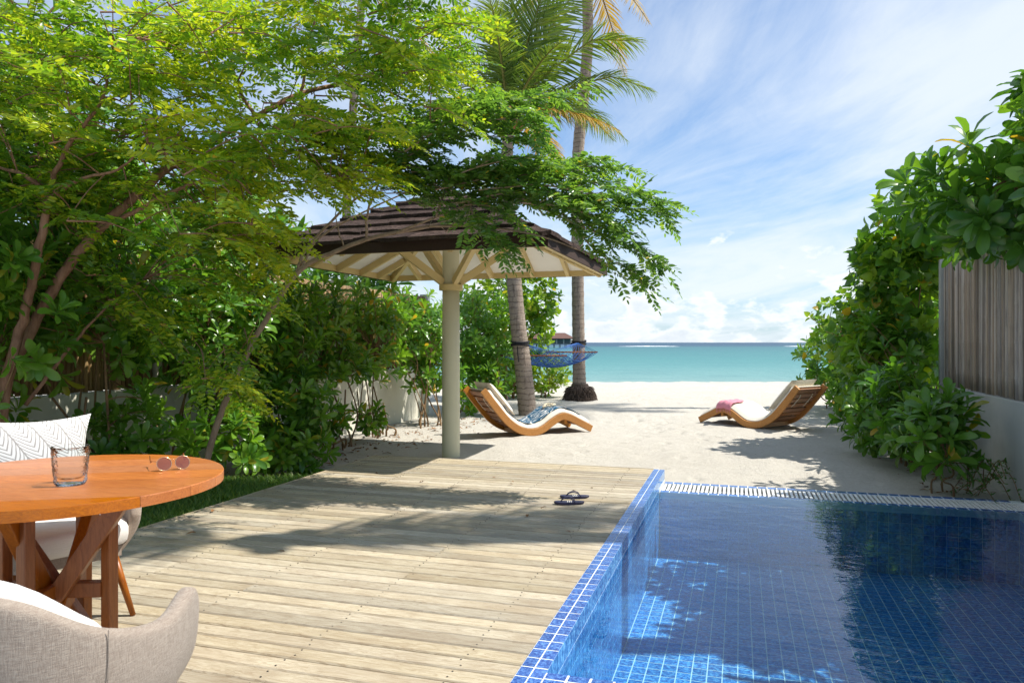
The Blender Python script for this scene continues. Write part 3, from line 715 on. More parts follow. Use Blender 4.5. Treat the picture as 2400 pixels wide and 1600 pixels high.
# ------------------------------------------------------------------ walls with bamboo
def bamboo_pole_mesh(H, r, mat, seed):
    R_ = random.Random(seed); zs = []; z = 0
    prof = [(r * 0.9, 0.0)]
    z = R_.uniform(0.05, 0.3)
    while z < H - 0.04:
        prof += [(r, z - 0.010), (r * 1.10, z), (r * 1.0, z + 0.004), (r * 1.06, z + 0.011), (r, z + 0.02)]
        z += R_.uniform(0.26, 0.42)
    prof += [(r * 0.97, H)]
    mb = MB(); mb.lathe((0, 0, 0), prof, 8); return meshdata('bamboo_pole', mb.v, mb.f, mat, True)
def bamboo_wall(name, label, X, y0, y1, ztop, bz, side, mat, pl, posts, seed):
    t = empty(name, (X, (y0 + y1) / 2, SAND)); tag(t, label, 'wall')
    th = 0.16
    mb = MB(); mb.box((X - side * th / 2, (y0 + y1) / 2, (ztop + SAND - 0.1) / 2), (th, y1 - y0, ztop - SAND + 0.1)); bevel(mb.build('plinth', pl, t), 0.008)
    for py_ in posts:
        mb = MB(); mb.box((X - side * th / 2 + side * 0.003, py_, (ztop + bz) / 2 + 0.015), (th + 0.002, 0.075, bz - ztop + 0.026)); bevel(mb.build('post', pl, t), 0.006)
    ms = [bamboo_pole_mesh(bz - ztop - 0.03, r_, mat, seed + i) for i, r_ in enumerate((0.018, 0.020, 0.022, 0.025, 0.0205, 0.024, 0.019, 0.0215))]
    y = y1 - 0.06
    R_ = random.Random(seed)
    while y > y0 + 0.05:
        k = R_.randrange(len(ms)); r_ = (0.018, 0.020, 0.022, 0.025, 0.0205, 0.024, 0.019, 0.0215)[k]
        y -= r_
        if all(abs(y - q) > 0.06 for q in posts):
            o = link('bamboo_pole', ms[k], None, None); o.location = (X - side * (0.045 + R_.uniform(-.006, .006)), y, ztop + 0.004 + R_.uniform(0, .012))
            o.rotation_euler = (R_.uniform(-.006, .006), R_.uniform(-.004, .004), R_.uniform(0, 6)); adopt(o, t)
        y -= r_ + R_.uniform(0.0, 0.004)
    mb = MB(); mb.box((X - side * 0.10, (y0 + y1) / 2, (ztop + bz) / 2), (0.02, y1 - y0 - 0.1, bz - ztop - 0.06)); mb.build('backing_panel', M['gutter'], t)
    return t
bamboo_wall('bamboo_wall', 'grey plaster wall topped with weathered grey bamboo beside the pool', WALLR, 2.3, 10.4, 0.72, 2.25, -1, M['bamboo_grey'], M['plaster_grey'], [10.36], 5)
bamboo_wall('bamboo_wall', 'cream wall topped with brown bamboo behind the leafy hedge', WALLL, 2.6, 13.3, 0.78, 2.15, 1, M['bamboo_brown'], M['plaster'], [13.26, 9.8, 6.3, 2.7], 31)

# ------------------------------------------------------------------ square beach parasol with shingle roof
UC = Vector((-3.43, 8.58, SAND)); UA = 1.67; UZ = 2.175; UAP = 3.12
par = empty('parasol_shelter', UC); tag(par, 'square shingle roofed sun shelter on one round cream post', 'shelter')
mb = MB(); mb.lathe(UC, [(0.112, -0.15), (0.112, 0.0), (0.110, 1.2), (0.106, 2.07)], 40); smooth_auto(mb.build('post', M['post'], par))
mb = MB(); mb.lathe(UC, [(0.107, 2.06), (0.145, 2.065), (0.148, 2.075), (0.148, 2.125), (0.144, 2.135), (0.104, 2.137)], 40); mb.build('capital', M['cream'], par)
mb = MB(); mb.lathe(UC, [(0.104, 2.136), (0.104, UAP - 0.30 - SAND)], 32); smooth_auto(mb.build('king_post', M['post'], par))
SL = (UAP - (UZ + 0.115)) / UA          # roof slope
def roofp(e, q, dz):                      # side frame: e along the eave, q inwards from the eave
    return lambda k: None
def side_pt(k, e, q, z):
    c, s = [(1, 0), (0, 1), (-1, 0), (0, -1)][k]   # rotation of the -Y side
    x, y = e, -(UA - q)
    return Vector((UC.x + c * x - s * y, UC.y + s * x + c * y, z))
for k in range(4):
    # fascia and inner rim beam, mitred
    for nm, a0, a1, z0, z1, mt in (('fascia', 0.0, 0.024, UZ, UZ + 0.115, 'fascia'), ('rim_beam', 0.026, 0.075, UZ + 0.004, UZ + 0.085, 'cream')):
        v = [side_pt(k, sg * (UA - q), q, z) for z in (z0, z1) for q, sg in ((a0, -1), (a0, 1), (a1, 1), (a1, -1))]
        mesh(nm, v, [(3, 2, 1, 0), (4, 5, 6, 7), (0, 1, 5, 4), (1, 2, 6, 5), (2, 3, 7, 6), (3, 0, 4, 7)], M[mt], par)
    # soffit boards on the slope
    nbd = 11; q0 = 0.078; dq = (UA - 0.06 - q0) / nbd
    for b in range(nbd):
        qa = q0 + b * dq + 0.0015; qb = q0 + (b + 1) * dq - 0.0015
        z = lambda q: UZ + 0.078 + SL * (q - 0.078)
        v = [side_pt(k, sg * (UA - q - 0.004), q, z(q) + dz) for dz in (0, 0.012) for q, sg in ((qa, -1), (qa, 1), (qb, 1), (qb, -1))]
        mesh('soffit_board', v, [(3, 2, 1, 0), (4, 5, 6, 7), (0, 1, 5, 4), (1, 2, 6, 5), (2, 3, 7, 6), (3, 0, 4, 7)], M['soffit'], par)
    # common rafters up to the hips
    for e in (-1.13, -0.62, 0.0, 0.62, 1.13):
        qe = UA - max(abs(e), 0.16) - 0.03; z = lambda q: UZ + 0.076 + SL * (q - 0.078) - 0.045
        mb = MB(); mb.beam(side_pt(k, e, 0.076, z(0.076)), side_pt(k, e, qe, z(qe)), 0.05, 0.085); mb.build('rafter', M['cream'], par)
    # hip rafter and strut at the corner
    z = lambda q: UZ + 0.07 + SL * (q - 0.078) - 0.05
    mb = MB(); mb.beam(side_pt(k, -(UA - 0.08), 0.08, z(0.08)), side_pt(k, -0.10, UA - 0.10, z(UA - 0.10)), 0.055, 0.10); mb.build('hip_rafter', M['cream'], par)
    a = side_pt(k, -0.078, UA - 0.078, 1.99); b = side_pt(k, -0.72, UA - 0.72, z(UA - 0.72) - 0.03)
    mb = MB(); mb.beam(a, b, 0.06, 0.085); mb.build('strut', M['cream'], par)
    # shingle courses
    nc = 7
    for c in range(nc):
        qa = -0.035 + (UA + 0.02) * c / nc; qb = -0.035 + (UA + 0.02) * (c + 1.35) / nc
        qb = min(qb, UA - 0.005)
        wa = UA - qa; wb = max(0.002, UA - qb); e = -wa
        while e < wa - 0.01:
            w_ = random.uniform(0.28, 0.75); e1 = min(wa, e + w_)
            if wa - e1 < 0.08: e1 = wa
            zz = lambda q: UZ + 0.119 + SL * q
            cl = lambda x: max(-wb, min(wb, x))
            ja, jb = random.uniform(-.035, .025), random.uniform(-.035, .025); th = random.uniform(0.028, 0.046)
            if c == 0: ja *= 0.4; jb *= 0.4
            lift = random.uniform(0.0, 0.008)
            pts = [(e + .001, qa + ja, lift + 0.020), (e1 - .001, qa + jb, lift + 0.020), (cl(e1) - .001, qb, 0.004), (cl(e) + .001, qb, 0.004)]
            em = (e + e1) / 2; pm = (em, qa + random.uniform(-.045, .03), lift + 0.02 + random.uniform(-.004, .006))
            ring = [pts[0], pm, pts[1], pts[2], pts[3]]
            v = [side_pt(k, x, q, zz(q) + l - 0.016) for x, q, l in ring] + [side_pt(k, x, q, zz(q) + l + (th if i < 3 else 0.006) - 0.010) for i, (x, q, l) in enumerate(ring)]
            mesh('shingle', v, [(4, 3, 2, 1, 0), (5, 6, 7, 8, 9)] + [(i, (i + 1) % 5, (i + 1) % 5 + 5, i + 5) for i in range(5)], M['shingle'], par)
            e = e1
mb = MB(); mb.lathe((UC.x, UC.y, UAP - 0.04), [(0.16, -0.05), (0.10, 0.03), (0.03, 0.06)], 4); mb.build('roof_cap', M['shingle'], par)

# ------------------------------------------------------------------ overwater villa far out
def villa(name, label, px, d, w):
    b = at(px, 802, d); b.z = -1.0
    t = empty(name, b); tag(t, label, 'villa', 'villas on stilts over the lagoon')
    ex = Vector((CT, ST, 0)); ey = Vector((-ST, CT, 0))
    R = Matrix((ex, ey, Vector((0, 0, 1)))).transposed()
    P = lambda x, y, z: b + ex * x + ey * y + Vector((0, 0, z))
    zf = 3.0 * 0.86 * 0.5 + 0.25; zt = zf + 2.3
    mb = MB(); mb.box(P(0, 0, zf), (w * 0.98, 8, 0.25), R); mb.build('platform', M['villa_screen'], t)
    for i in range(5):
        for j in (-3.4, 3.4):
            mb = MB(); mb.tube([P(-w * .44 + w * .22 * i, j, -0.6), P(-w * .44 + w * .22 * i, j, zf)], 0.13, 6); mb.build('stilt', M['villa_screen'], t)
    mb = MB(); mb.box(P(0, 0.6, (zf + zt) / 2 + 0.05), (w * 0.8, 6, zt - zf - .15), R); wl_ = mb.build('wall', M['villa_wall'], t)
    for i in range(3):
        mb = MB(); mb.box(P(-w * .27 + i * w * .27, -2.55, (zf + zt) / 2), (w * 0.2, 0.3, 1.7), R); mb.build('screen', M['villa_screen'], t)
    for i in range(4):
        mb = MB(); mb.box(P(-w * .40 + i * w * .266, -2.7, (zf + zt) / 2), (0.22, 0.3, zt - zf), R); mb.build('column', M['white_plastic'], t)
    mb = MB(); rw, rd, rr = w * 0.56, 4.9, w * 0.20
    v = [P(-rw, -rd, zt), P(rw, -rd, zt), P(rw, rd, zt), P(-rw, rd, zt), P(-rr, 0, zt + 2.25), P(rr, 0, zt + 2.25)]
    v += [q - Vector((0, 0, .35)) for q in v[:4]]
    mb.add(v, [(0, 1, 5, 4), (1, 2, 5), (2, 3, 4, 5), (3, 0, 4), (0, 6, 7, 1), (1, 7, 8, 2), (2, 8, 9, 3), (3, 9, 6, 0), (6, 9, 8, 7)]); mb.build('roof', M['villa_roof'], t)
villa('stilt_villa', 'brown roofed villa on stilts over the water behind the hammock', 1312, 300, 10.5)
villa('stilt_villa', 'second stilt villa mostly hidden behind the heart leaved shrub', 1258, 318, 10.5)

# ------------------------------------------------------------------ sun loungers
prof = catmull([Vector((s, 0, z)) for s, z in ((-.83, .72), (-.63, .475), (-.41, .235), (-.2, .10), (0, .058), (.18, .09), (.36, .195), (.53, .272), (.67, .25), (.88, .15), (1.08, .055))], 6)
def parallel(dz, i0=0, i1=None):
    out = []
    n = len(prof)
    for i in range(i0, (i1 or n)):
        t = (prof[min(i + 1, n - 1)] - prof[max(i - 1, 0)]).normalized(); nn = Vector((-t.z, 0, t.x)); out.append((prof[i] + nn * dz, t, nn))
    return out
def grid_mesh(name, rows, mat, parent, uv=True, thick=0.0, sub=0):
    nv, nu = len(rows), len(rows[0]); v = [p for r in rows for p in r]
    f = [(j * nu + i, j * nu + i + 1, (j + 1) * nu + i + 1, (j + 1) * nu + i) for j in range(nv - 1) for i in range(nu - 1)]
    o = mesh(name, v, f, mat, parent, True)
    if uv:
        L = o.data.uv_layers.new(name='UVMap'); k = 0
        for pgn in o.data.polygons:
            for vi in pgn.vertices:
                L.data[k].uv = ((vi % nu) / (nu - 1), (vi // nu) / (nv - 1)); k += 1
    if thick:
        m = o.modifiers.new('solid', 'SOLIDIFY'); m.thickness = thick; m.offset = 1
    if sub:
        m = o.modifiers.new('sub', 'SUBSURF'); m.levels = sub; m.render_levels = sub
    return o
def lounger(label, P1, P2, side, Wd=0.66):
    es = Vector((P2.x - P1.x, P2.y - P1.y, 0)).normalized(); ew = Vector((-es.y, es.x, 0)) * side
    O = Vector((P1.x, P1.y, SAND - 0.004))
    W_ = lambda s, w, z: O + es * s + ew * w + Vector((0, 0, z))
    t = empty('sun_lounger', W_(0, Wd / 2, 0)); tag(t, label, 'sun lounger', 'curved loungers on the sand')
    th = 0.052
    for w0 in (0.0, Wd - 0.045):
        mb = MB(); lo = parallel(-th); hi = parallel(th); v = []
        for (a, _, _), (b, _, _) in zip(lo, hi):
            for w in (w0, w0 + 0.045): v += [W_(a.x, w, max(a.z, 0.0)), W_(b.x, w, b.z)]
        n = len(lo); f = [(0, 1, 3, 2), (4 * n - 4, 4 * n - 2, 4 * n - 1, 4 * n - 3)]
        for i in range(n - 1):
            a = 4 * i; b = a + 4; f += [(a, b, b + 1, a + 1), (a + 2, a + 3, b + 3, b + 2), (a + 1, b + 1, b + 3, a + 3), (a, a + 2, b + 2, b)]
        mb.add(v, f); bevel(mb.build('side_rail', M['teak_rail'], t), 0.006)
    pr = parallel(0.018); L = 0.0; last = None; acc = 0
    for c, tt, nn in pr:
        if last is not None: acc += (c - last).length
        last = c
        if acc >= 0.092:
            acc = 0
            X = ew; Zv = es * nn.x + Vector((0, 0, nn.z)); Y = Zv.cross(X)
            R = Matrix((X, Y, Zv)).transposed(); mb = MB(); mb.box(W_(c.x, Wd / 2, c.z), (Wd - 0.091, 0.083, 0.016), R); bevel(mb.build('slat', M['slat'], t), 0.003, 1)
    mb = MB()
    for s, z in ((-.15, 0.06), (.62, .185)):
        mb = MB(); mb.beam(W_(s, 0.046, z), W_(s, Wd - 0.046, z), 0.05, 0.07); mb.build('crossbar', M['teak_rail'], t)
    # seat pad: closed loop section along the profile
    rows = []
    for c, tt, nn in parallel(0.056)[1:-1]:
        row = []
        for k in range(13):
            u = k / 12; w = 0.035 + u * (Wd - 0.07)
            row.append((c, nn, w, u))
        rows.append(row)
    nr = len(rows)
    top = []
    for j, row in enumerate(rows):
        r = []
        ej = min(1, min(j, nr - 1 - j) / 1.5)
        for c, nn, w, u in row:
            eu = min(1, min(u, 1 - u) * 9)
            h = 0.075 * sqrt(max(0.04, min(ej, eu))) * (1 - .12 * abs(sin(j * pi / 6)) ** 8)
            q = c + nn * h; r.append(W_(q.x, w, q.z))
        top.append(r)
    bot = [[W_(c.x, w, c.z) for c, nn, w, u in row] for row in rows]
    o = grid_mesh('seat_pad', top, M['cushion'], t); o2 = grid_mesh('pad_underside', [r[::-1] for r in bot], M['cushion'], o, False)
    for w in (0.035, Wd - 0.035):
        k = 0 if w < 0.1 else -1
        grid_mesh('pad_side', [[a[k] for a in bot], [a[k] for a in top]], M['cushion'], o, False)
    for j in (0, -1): grid_mesh('pad_end', [bot[j], top[j]], M['cushion'], o, False)
    # head pillow
    hp = parallel(0.150); c, tt, nn = hp[6]
    def pil(u, v, s):
        e = (1 - abs(u) ** 4) * (1 - abs(v) ** 4); q = hp[0][0] + (hp[13][0] - hp[0][0]) * (v * .5 + .5) + nn * (0.012 + s * 0.060 * e ** .4)
        return W_(q.x, Wd / 2 + u * (Wd / 2 - 0.06), q.z)
    o = grid_mesh('head_pillow', [[pil(-1 + 2 * i / 10, -1 + 2 * j / 8, 1) for i in range(11)] for j in range(9)], M['cushion'], t)
    grid_mesh('pillow_back', [[pil(1 - 2 * i / 10, -1 + 2 * j / 8, -1) for i in range(11)] for j in range(9)], M['cushion'], o, False)
    bk = parallel(-0.012)
    for w in (Wd * .3, Wd * .7):
        pts = [bk[3], bk[4], bk[7], bk[8]]
        mb = MB()
        for (a, _, na), (b, _, nb_), da, db in ((pts[0], pts[1], 0, -.012), (pts[1], pts[2], -.012, -.012), (pts[2], pts[3], -.012, 0)):
            A = a + na * da; B = b + nb_ * db; mb.beam(W_(A.x, w, A.z), W_(B.x, w, B.z), 0.016, 0.004)
        mb.build('strap', M['strap'], t)
    return t, W_
LL, WL = lounger('teak lounger with blue patterned towel beside the leaning palm trunk', onz(1248.8, 1021.6, SAND), onz(1390, 1011.9, SAND), 1)
LR, WR = lounger('teak lounger with pink throw near the green shrubs', onz(1761, 1003.5, SAND), onz(1654.7, 992, SAND), -1, 0.84)
# towel on the first
rows = []
pt = parallel(0.137)
i0, i1 = 8, 54
for i in range(i0, i1 + 1):
    c, tt, nn = pt[i]
    rows.append([WL(c.x, 0.075 + 0.50 * k / 10 + 0.012 * sin(i * .5), c.z + 0.004 * sin(k * 1.7 + i * .9)) for k in range(11)])
tow = grid_mesh('beach_towel', rows, M['squiggle'], None, True, 0.008, 1)
tag(tow, 'blue towel with white squiggle print spread on the lounger', 'towel')
# bead necklace
nk = empty('bead_necklace', WL(.52, .3, .40)); tag(nk, 'pale shell bead necklace lying on the blue towel', 'necklace')
for i in range(26):
    a = 2 * pi * i / 26; s = .50 + .085 * cos(a) + .012 * cos(3 * a); w = .36 + .10 * sin(a) + .015 * sin(2 * a)
    k = min(range(len(pt)), key=lambda q: abs(pt[q][0].x - s)); mb = MB(); mb.ball(WL(s, w, pt[k][0].z + 0.026), 0.0165, 8, 5); mb.build('bead', M['beads'], nk, True)
# pink throw on the second
rows = []
for i in range(17):
    u = i / 16; row = []
    for k in range(13):
        w = -0.012 + 0.44 * k / 12; s = 0.40 + 0.30 * u + 0.04 * (k / 12)
        q = min(range(len(pt)), key=lambda j: abs(pt[j][0].x - s)); z = pt[q][0].z + 0.012 + 0.007 * sin(u * 17) + 0.005 * sin(k * 1.3)
        if k == 0: z -= 0.13
        if k == 1: w = -0.010; z -= 0.05
        row.append(WR(s, w, z))
    rows.append(row)
th_ = grid_mesh('throw_blanket', rows, M['pink'], None, True, 0.008, 1); tag(th_, 'pink woven throw folded over the lounger hump', 'throw')
mb = MB()
for i in range(17):
    p = rows[i][0]; mb.tube([p, p + Vector((random.uniform(-.012, .012), random.uniform(-.012, .012), -0.055))], [0.004, 0.002], 4)
mb.build('fringe', M['pink'], th_)

# ------------------------------------------------------------------ dining table, things on it
TC = Vector((-2.41, 2.12, 0)); TR = 0.575; TZ = 0.75
tab = empty('round_table', TC); tag(tab, 'round orange teak table with crossed legs on the deck', 'table')
npk = 7; ang = radians(28); ex = Vector((cos(ang), sin(ang), 0)); ey = Vector((-sin(ang), cos(ang), 0))
for i in range(npk):
    a = -TR + 2 * TR * i / npk + 0.0008; b = -TR + 2 * TR * (i + 1) / npk - 0.0008; ring = []
    nseg = 14
    for k in range(nseg + 1):
        y = a + (b - a) * k / nseg; ring.append((sqrt(max(0, TR * TR - y * y)), y))
    ring += [(-x, y) for x, y in reversed(ring)]
    clean = []
    for q in ring:
        if not clean or (abs(q[0] - clean[-1][0]) + abs(q[1] - clean[-1][1])) > 1e-5: clean.append(q)
    ring = clean if abs(clean[0][0] - clean[-1][0]) > 1e-5 or abs(clean[0][1] - clean[-1][1]) > 1e-5 else clean[:-1]
    n = len(ring); v = []
    for sc, z in ((1, TZ - 0.036), (1, TZ - 0.003), (0.9955, TZ)):
        v += [TC + ex * (x * sc) + ey * y + Vector((0, 0, z)) for x, y in ring]
    f = [tuple(reversed(range(n))), tuple(range(2 * n, 3 * n))] + [(l * n + k, l * n + (k + 1) % n, (l + 1) * n + (k + 1) % n, (l + 1) * n + k) for l in (0, 1) for k in range(n)]
    mesh('tabletop_plank', v, f, M['teak'], tab)
def leg(a, b, w=0.062, h=0.05, nm='leg'):
    mb = MB(); mb.beam(TC + Vector(a), TC + Vector(b), w, h); bevel(mb.build(nm, M['teak_leg'], tab), 0.004)
for k in range(4):
    a = radians(20 + 90 * k); c, s = cos(a), sin(a); c2, s2 = -sin(a), cos(a)
    leg((c * .19, s * .19, 0.004), (c * .19, s * .19, TZ - 0.04), 0.042, 0.042)
    leg((c * .20 + c2 * .03, s * .20 + s2 * .03, 0.004), (-c * .27 + c2 * .03, -s * .27 + s2 * .03, TZ - 0.045), 0.042, 0.062, 'brace')
    leg((c * .02, s * .02, 0.34), (c * .168, s * .168, 0.34), 0.045, 0.055, 'stretcher')
# tumbler
gc = onz(165, 1134, TZ + 0.001); gc.z = TZ + 0.001
mb = MB(); pr_ = [(0.002, 0), (0.045, 0), (0.050, 0.006)]
for i in range(1, 14): pr_.append((0.050 + 0.010 * i / 13 + 0.0014 * (i % 2), 0.006 + 0.125 * i / 13))
pr_ += [(0.0600, 0.134), (0.0575, 0.134), (0.054, 0.10), (0.048, 0.035), (0.040, 0.022), (0.002, 0.019)]
mb.lathe(gc, [(r, z) for r, z in pr_], 48, True)
gl = smooth_auto(mb.build('tumbler', M['glass'], None)); tag(gl, 'clear cut glass tumbler standing on the round table', 'glass')
for i, vtx in enumerate(gl.data.vertices):
    co = vtx.co; z = co.z - gc.z; r = sqrt((co.x - gc.x) ** 2 + (co.y - gc.y) ** 2)
    if 0.01 < z < 0.12 and r > 0.049:
        a = atan2(co.y - gc.y, co.x - gc.x); k = 1 + 0.030 * sin(9 * a + z * 120) * sin(5 * a - z * 70); co.x = gc.x + (co.x - gc.x) * k; co.y = gc.y + (co.y - gc.y) * k
# sunglasses: two round lenses facing away, arms folded open towards the left
sg = empty('sunglasses', onz(400, 1112, TZ)); tag(sg, 'round brown lens sunglasses with gold wire on the table', 'sunglasses')
A1 = onz(388, 1107, TZ); A2 = onz(424, 1095, TZ)
A1.z = TZ + 0.026; A2.z = TZ + 0.026
ax = (A2 - A1); sep = ax.length; ax.normalize(); fw = Vector((-ax.y, ax.x, 0))
if fw.x > 0: fw = -fw
ax = Vector((0.62, 0.785, 0)).normalized(); fw = Vector((-0.785, 0.62, 0)).normalized()
mid = (A1 + A2) / 2; mid.z = TZ + 0.027
for s in (-1, 1):
    c = mid + ax * s * 0.033; tilt = Vector((0, 0, 1)) * 0.96 + fw * 0.28; tilt.normalize()
    ring = [c + (ax * cos(q) + tilt * sin(q)) * 0.0265 for q in [2 * pi * k / 24 for k in range(25)]]
    mb = MB(); mb.tube(ring, 0.0014, 6, False); mb.build('rim', M['gold'], sg, True)
    nrm = ax.cross(tilt); mb = MB(); v = [c + nrm * 0.003] + [c + (p - c) * 0.97 for p in ring[:-1]]
    mb.add(v, [(0, i + 1, (i + 1) % 24 + 1) for i in range(24)]); mb.build('lens', M['lens'], sg, True)
    e = c + ax * s * 0.030 + tilt * 0.010; e2 = e + fw * 0.095 + Vector((0, 0, -0.010)); e3 = e + fw * 0.118 + Vector((0, 0, -0.018)); e4 = e + fw * 0.14 + Vector((0, 0, 0.006)) 
    mb = MB(); mb.tube([c + ax * s * 0.026 + tilt * 0.010, e, e2], 0.0012, 6); mb.build('arm', M['gold'], sg, True)
    mb = MB(); mb.tube([e + fw * 0.08 + Vector((0, 0, -0.0085)), e2, e3, e4], [0.0016, 0.0022, 0.0028, 0.0024], 6); mb.build('arm_tip', M['tortoise'], sg, True)
b0 = mid - ax * 0.0075; mb = MB(); mb.tube([b0 + Vector((0, 0, .012)), mid + Vector((0, 0, .017)), mid + ax * 0.0075 + Vector((0, 0, .012))], 0.0012, 6); mb.build('bridge', M['gold'], sg, True)

# ------------------------------------------------------------------ upholstered armchairs
plan = catmull([Vector((x, y, h)) for x, y, h in ((-.245, .315, .47), (-.30, .20, .625), (-.325, .02, .605), (-.295, -.17, .655), (-.19, -.285, .745), (0, -.325, .775), (.19, -.285, .745), (.295, -.17, .655), (.325, .02, .605), (.30, .20, .625), (.245, .315, .47))], 4)
def armchair(label, loc, yaw, white_back=True):
    c, s = cos(yaw), sin(yaw); L = Vector(loc)
    W_ = lambda x, y, z: Vector((L.x + c * x - s * y, L.y + s * x + c * y, L.z + z))
    t = empty('armchair', L); tag(t, label, 'armchair', 'taupe armchairs around the table')
    n = len(plan)
    rows = []
    for j in range(8):
        v = j / 7; r = []
        for p in plan:
            k = 0.74 + 0.30 * sin(min(1, v * 1.25) * pi / 2) - 0.0 * v; z = 0.30 + (p.z - 0.30) * v
            r.append(W_(p.x * k, p.y * k if p.y < 0 else p.y * (0.86 + .14 * v), z))
        rows.append(r)
    o = grid_mesh('shell', rows, M['taupe'], t, True, 0.0, 0)
    m = o.modifiers.new('solid', 'SOLIDIFY'); m.thickness = 0.048; m.offset = -1; m.use_rim = True
    o.modifiers.new('bev', 'BEVEL').width = 0.02; o.modifiers['bev'].segments = 3; o.modifiers['bev'].limit_method = 'ANGLE'
    m = o.modifiers.new('sub', 'SUBSURF'); m.levels = 1; m.render_levels = 1
    for i in (12, 28):
        mb = MB(); mb.tube([rows[j][i] + (rows[j][i] - W_(0, 0, rows[j][i].z - L.z)).normalized() * 0.001 for j in range(8)], 0.0013, 5); mb.build('seam', M['taupe'], o)
    mb = MB()
    ringp = [W_(p.x * .76, p.y * (.76 if p.y < 0 else .86), 0) for p in plan]
    v = [q + Vector((0, 0, .295)) for q in ringp] + [q + Vector((0, 0, .345)) for q in ringp]
    mb.add(v, [tuple(reversed(range(n))), tuple(range(n, 2 * n))] + [(k, (k + 1) % n, n + (k + 1) % n, n + k) for k in range(n)]); mb.build('seat_base', M['taupe'], t)
    rr = []
    for zz, k in ((.345, .74), (.36, .80), (.43, .82), (.452, .76), (.458, .4), (.458, .02)): rr.append([W_(p.x * k, (p.y * k if p.y < 0 else p.y * k * 1.1) + .03, zz) for p in plan] + [W_(plan[0].x * k, plan[0].y * k * 1.1 + .03, zz)])
    grid_mesh('seat_cushion', rr, M['white_canvas'], t, False, 0.0, 1)
    sub = plan[11:30]; rr = []
    for off, dz, k in ((0.0, -.30, .80), (0.0, -.05, .915), (-.005, .018, .925), (0, .030, .885), (0, .010, .80), (0, -.08, .74), (0, -.30, .60)):
        r = []
        for i, p in enumerate(sub):
            e = sin(pi * i / (len(sub) - 1)) ** 0.35; r.append(W_(p.x * k, p.y * k, max(.46, p.z + dz - 0.05 * (1 - e))))
        rr.append(r)
    o = grid_mesh('back_cushion', rr, M['white_canvas'], t, False)
    for sx in (-1, 1):
        for sy in (-1, 1):
            mb = MB(); mb.tube([W_(sx * .19, sy * .17, .30), W_(sx * .25, sy * .245, 0.002)], [0.021, 0.012], 10); mb.build('leg', M['teak_leg'], t, True)
    return W_
def yaw_to(v): return atan2(-v[0], v[1])
armchair('taupe upholstered armchair pulled away from the table, its back turned', (-1.59, 1.32, 0), TH - 0.06)
WC = armchair('taupe armchair tucked behind the table holding a feather print cushion', (-2.97, 2.58, 0), yaw_to((0.94, -0.34)))
def pillow(name, label, C, ex, ey, en, w, h, t_):
    def P(u, v, s):
        e = max(0, (1 - u * u) * (1 - v * v)); k = 1 - 0.13 * (1 - u * u) * abs(v) ** 3; k2 = 1 - 0.13 * (1 - v * v) * abs(u) ** 3
        return C + ex * (u * w / 2 * k2) + ey * (v * h / 2 * k) + en * (s * t_ * e ** .45)
    n = 14
    o = grid_mesh(name, [[P(-1 + 2 * i / n, -1 + 2 * j / n, 1) for i in range(n + 1)] for j in range(n + 1)], M['herring'], None)
    tag(o, label, 'cushion')
    grid_mesh('back_cover', [[P(1 - 2 * i / n, -1 + 2 * j / n, -1) for i in range(n + 1)] for j in range(n + 1)], M['herring'], o)
    return o
fwd = Vector((0.80, -0.60, 0)).normalized(); rt = Vector((0.60, 0.80, 0)).normalized(); up = (Vector((0, 0, 1)) - fwd * 0.22).normalized()
pillow('scatter_cushion', 'white cushion with grey feather print propped in the armchair', Vector((-2.99, 2.56, 0.70)) - Vector((0.94, -0.34, 0)) * 0.14, rt, up, rt.cross(up), 0.50, 0.42, 0.10)

# ------------------------------------------------------------------ flip-flops
def flipflop(label, px0, py0, px1, py1, foot):
    a = onz(px0, py0, 0.008); b = onz(px1, py1, 0.008); e = (b - a); Ln = 0.235; e.z = 0; e.normalize(); w = Vector((-e.y, e.x, 0)); c = (a + b) / 2
    outline = []
    for k in range(28):
        q = 2 * pi * k / 28; x = cos(q) * Ln / 2; hw = 0.042 * (1 - .16 * cos(q)) * (0.86 if abs(x) < .03 else 1.0)
        outline.append((x, sin(q) * hw * (1.0 if abs(sin(q)) > .2 else 1.0) + foot * 0.006 * x / .1))
    mb = MB(); n = 28; v = []
    for z, sc in ((0.0015, .97), (0.006, 1), (0.016, 1), (0.0185, .965)): v += [c + e * (x * sc) + w * (y * sc) + Vector((0, 0, z - 0.008 + (0.006 * abs(x) / .12) ** 1)) for x, y in outline]
    mb.add(v, [tuple(reversed(range(n))), tuple(range(3 * n, 4 * n))] + [(l * n + k, l * n + (k + 1) % n, (l + 1) * n + (k + 1) % n, (l + 1) * n + k) for l in range(3) for k in range(n)])
    t = empty('flip_flop', c); tag(t, label, 'flip-flop', 'flip-flops left on the deck')
    mb.build('sole', M['navy'], t)
    P = lambda x, y, z: c + e * x + w * y + Vector((0, 0, z))
    for s in (-1, 1):
        mb = MB(); mb.tube(catmull([P(-0.065, 0.0, 0.010), P(-.05, s * .006, .032), P(-.01, s * .025, .044), (P(.03, s * .038, .032)), P(.045, s * .040, .008)], 4), 0.0042, 6); mb.build('strap', M['navy'], t, True)
    for x in (-.012, .002, .016):
        mb = MB(); mb.beam(P(x, -.034, .0125), P(x, .034, .0125), 0.006, 0.0015); mb.build('stripe', M['stripe'], t)
flipflop('navy flip-flop with pale stripes at the deck edge of the pair', 1292, 1178, 1376, 1179, 1)
flipflop('navy flip-flop lying just beyond its striped mate', 1307, 1165, 1386, 1164, -1)

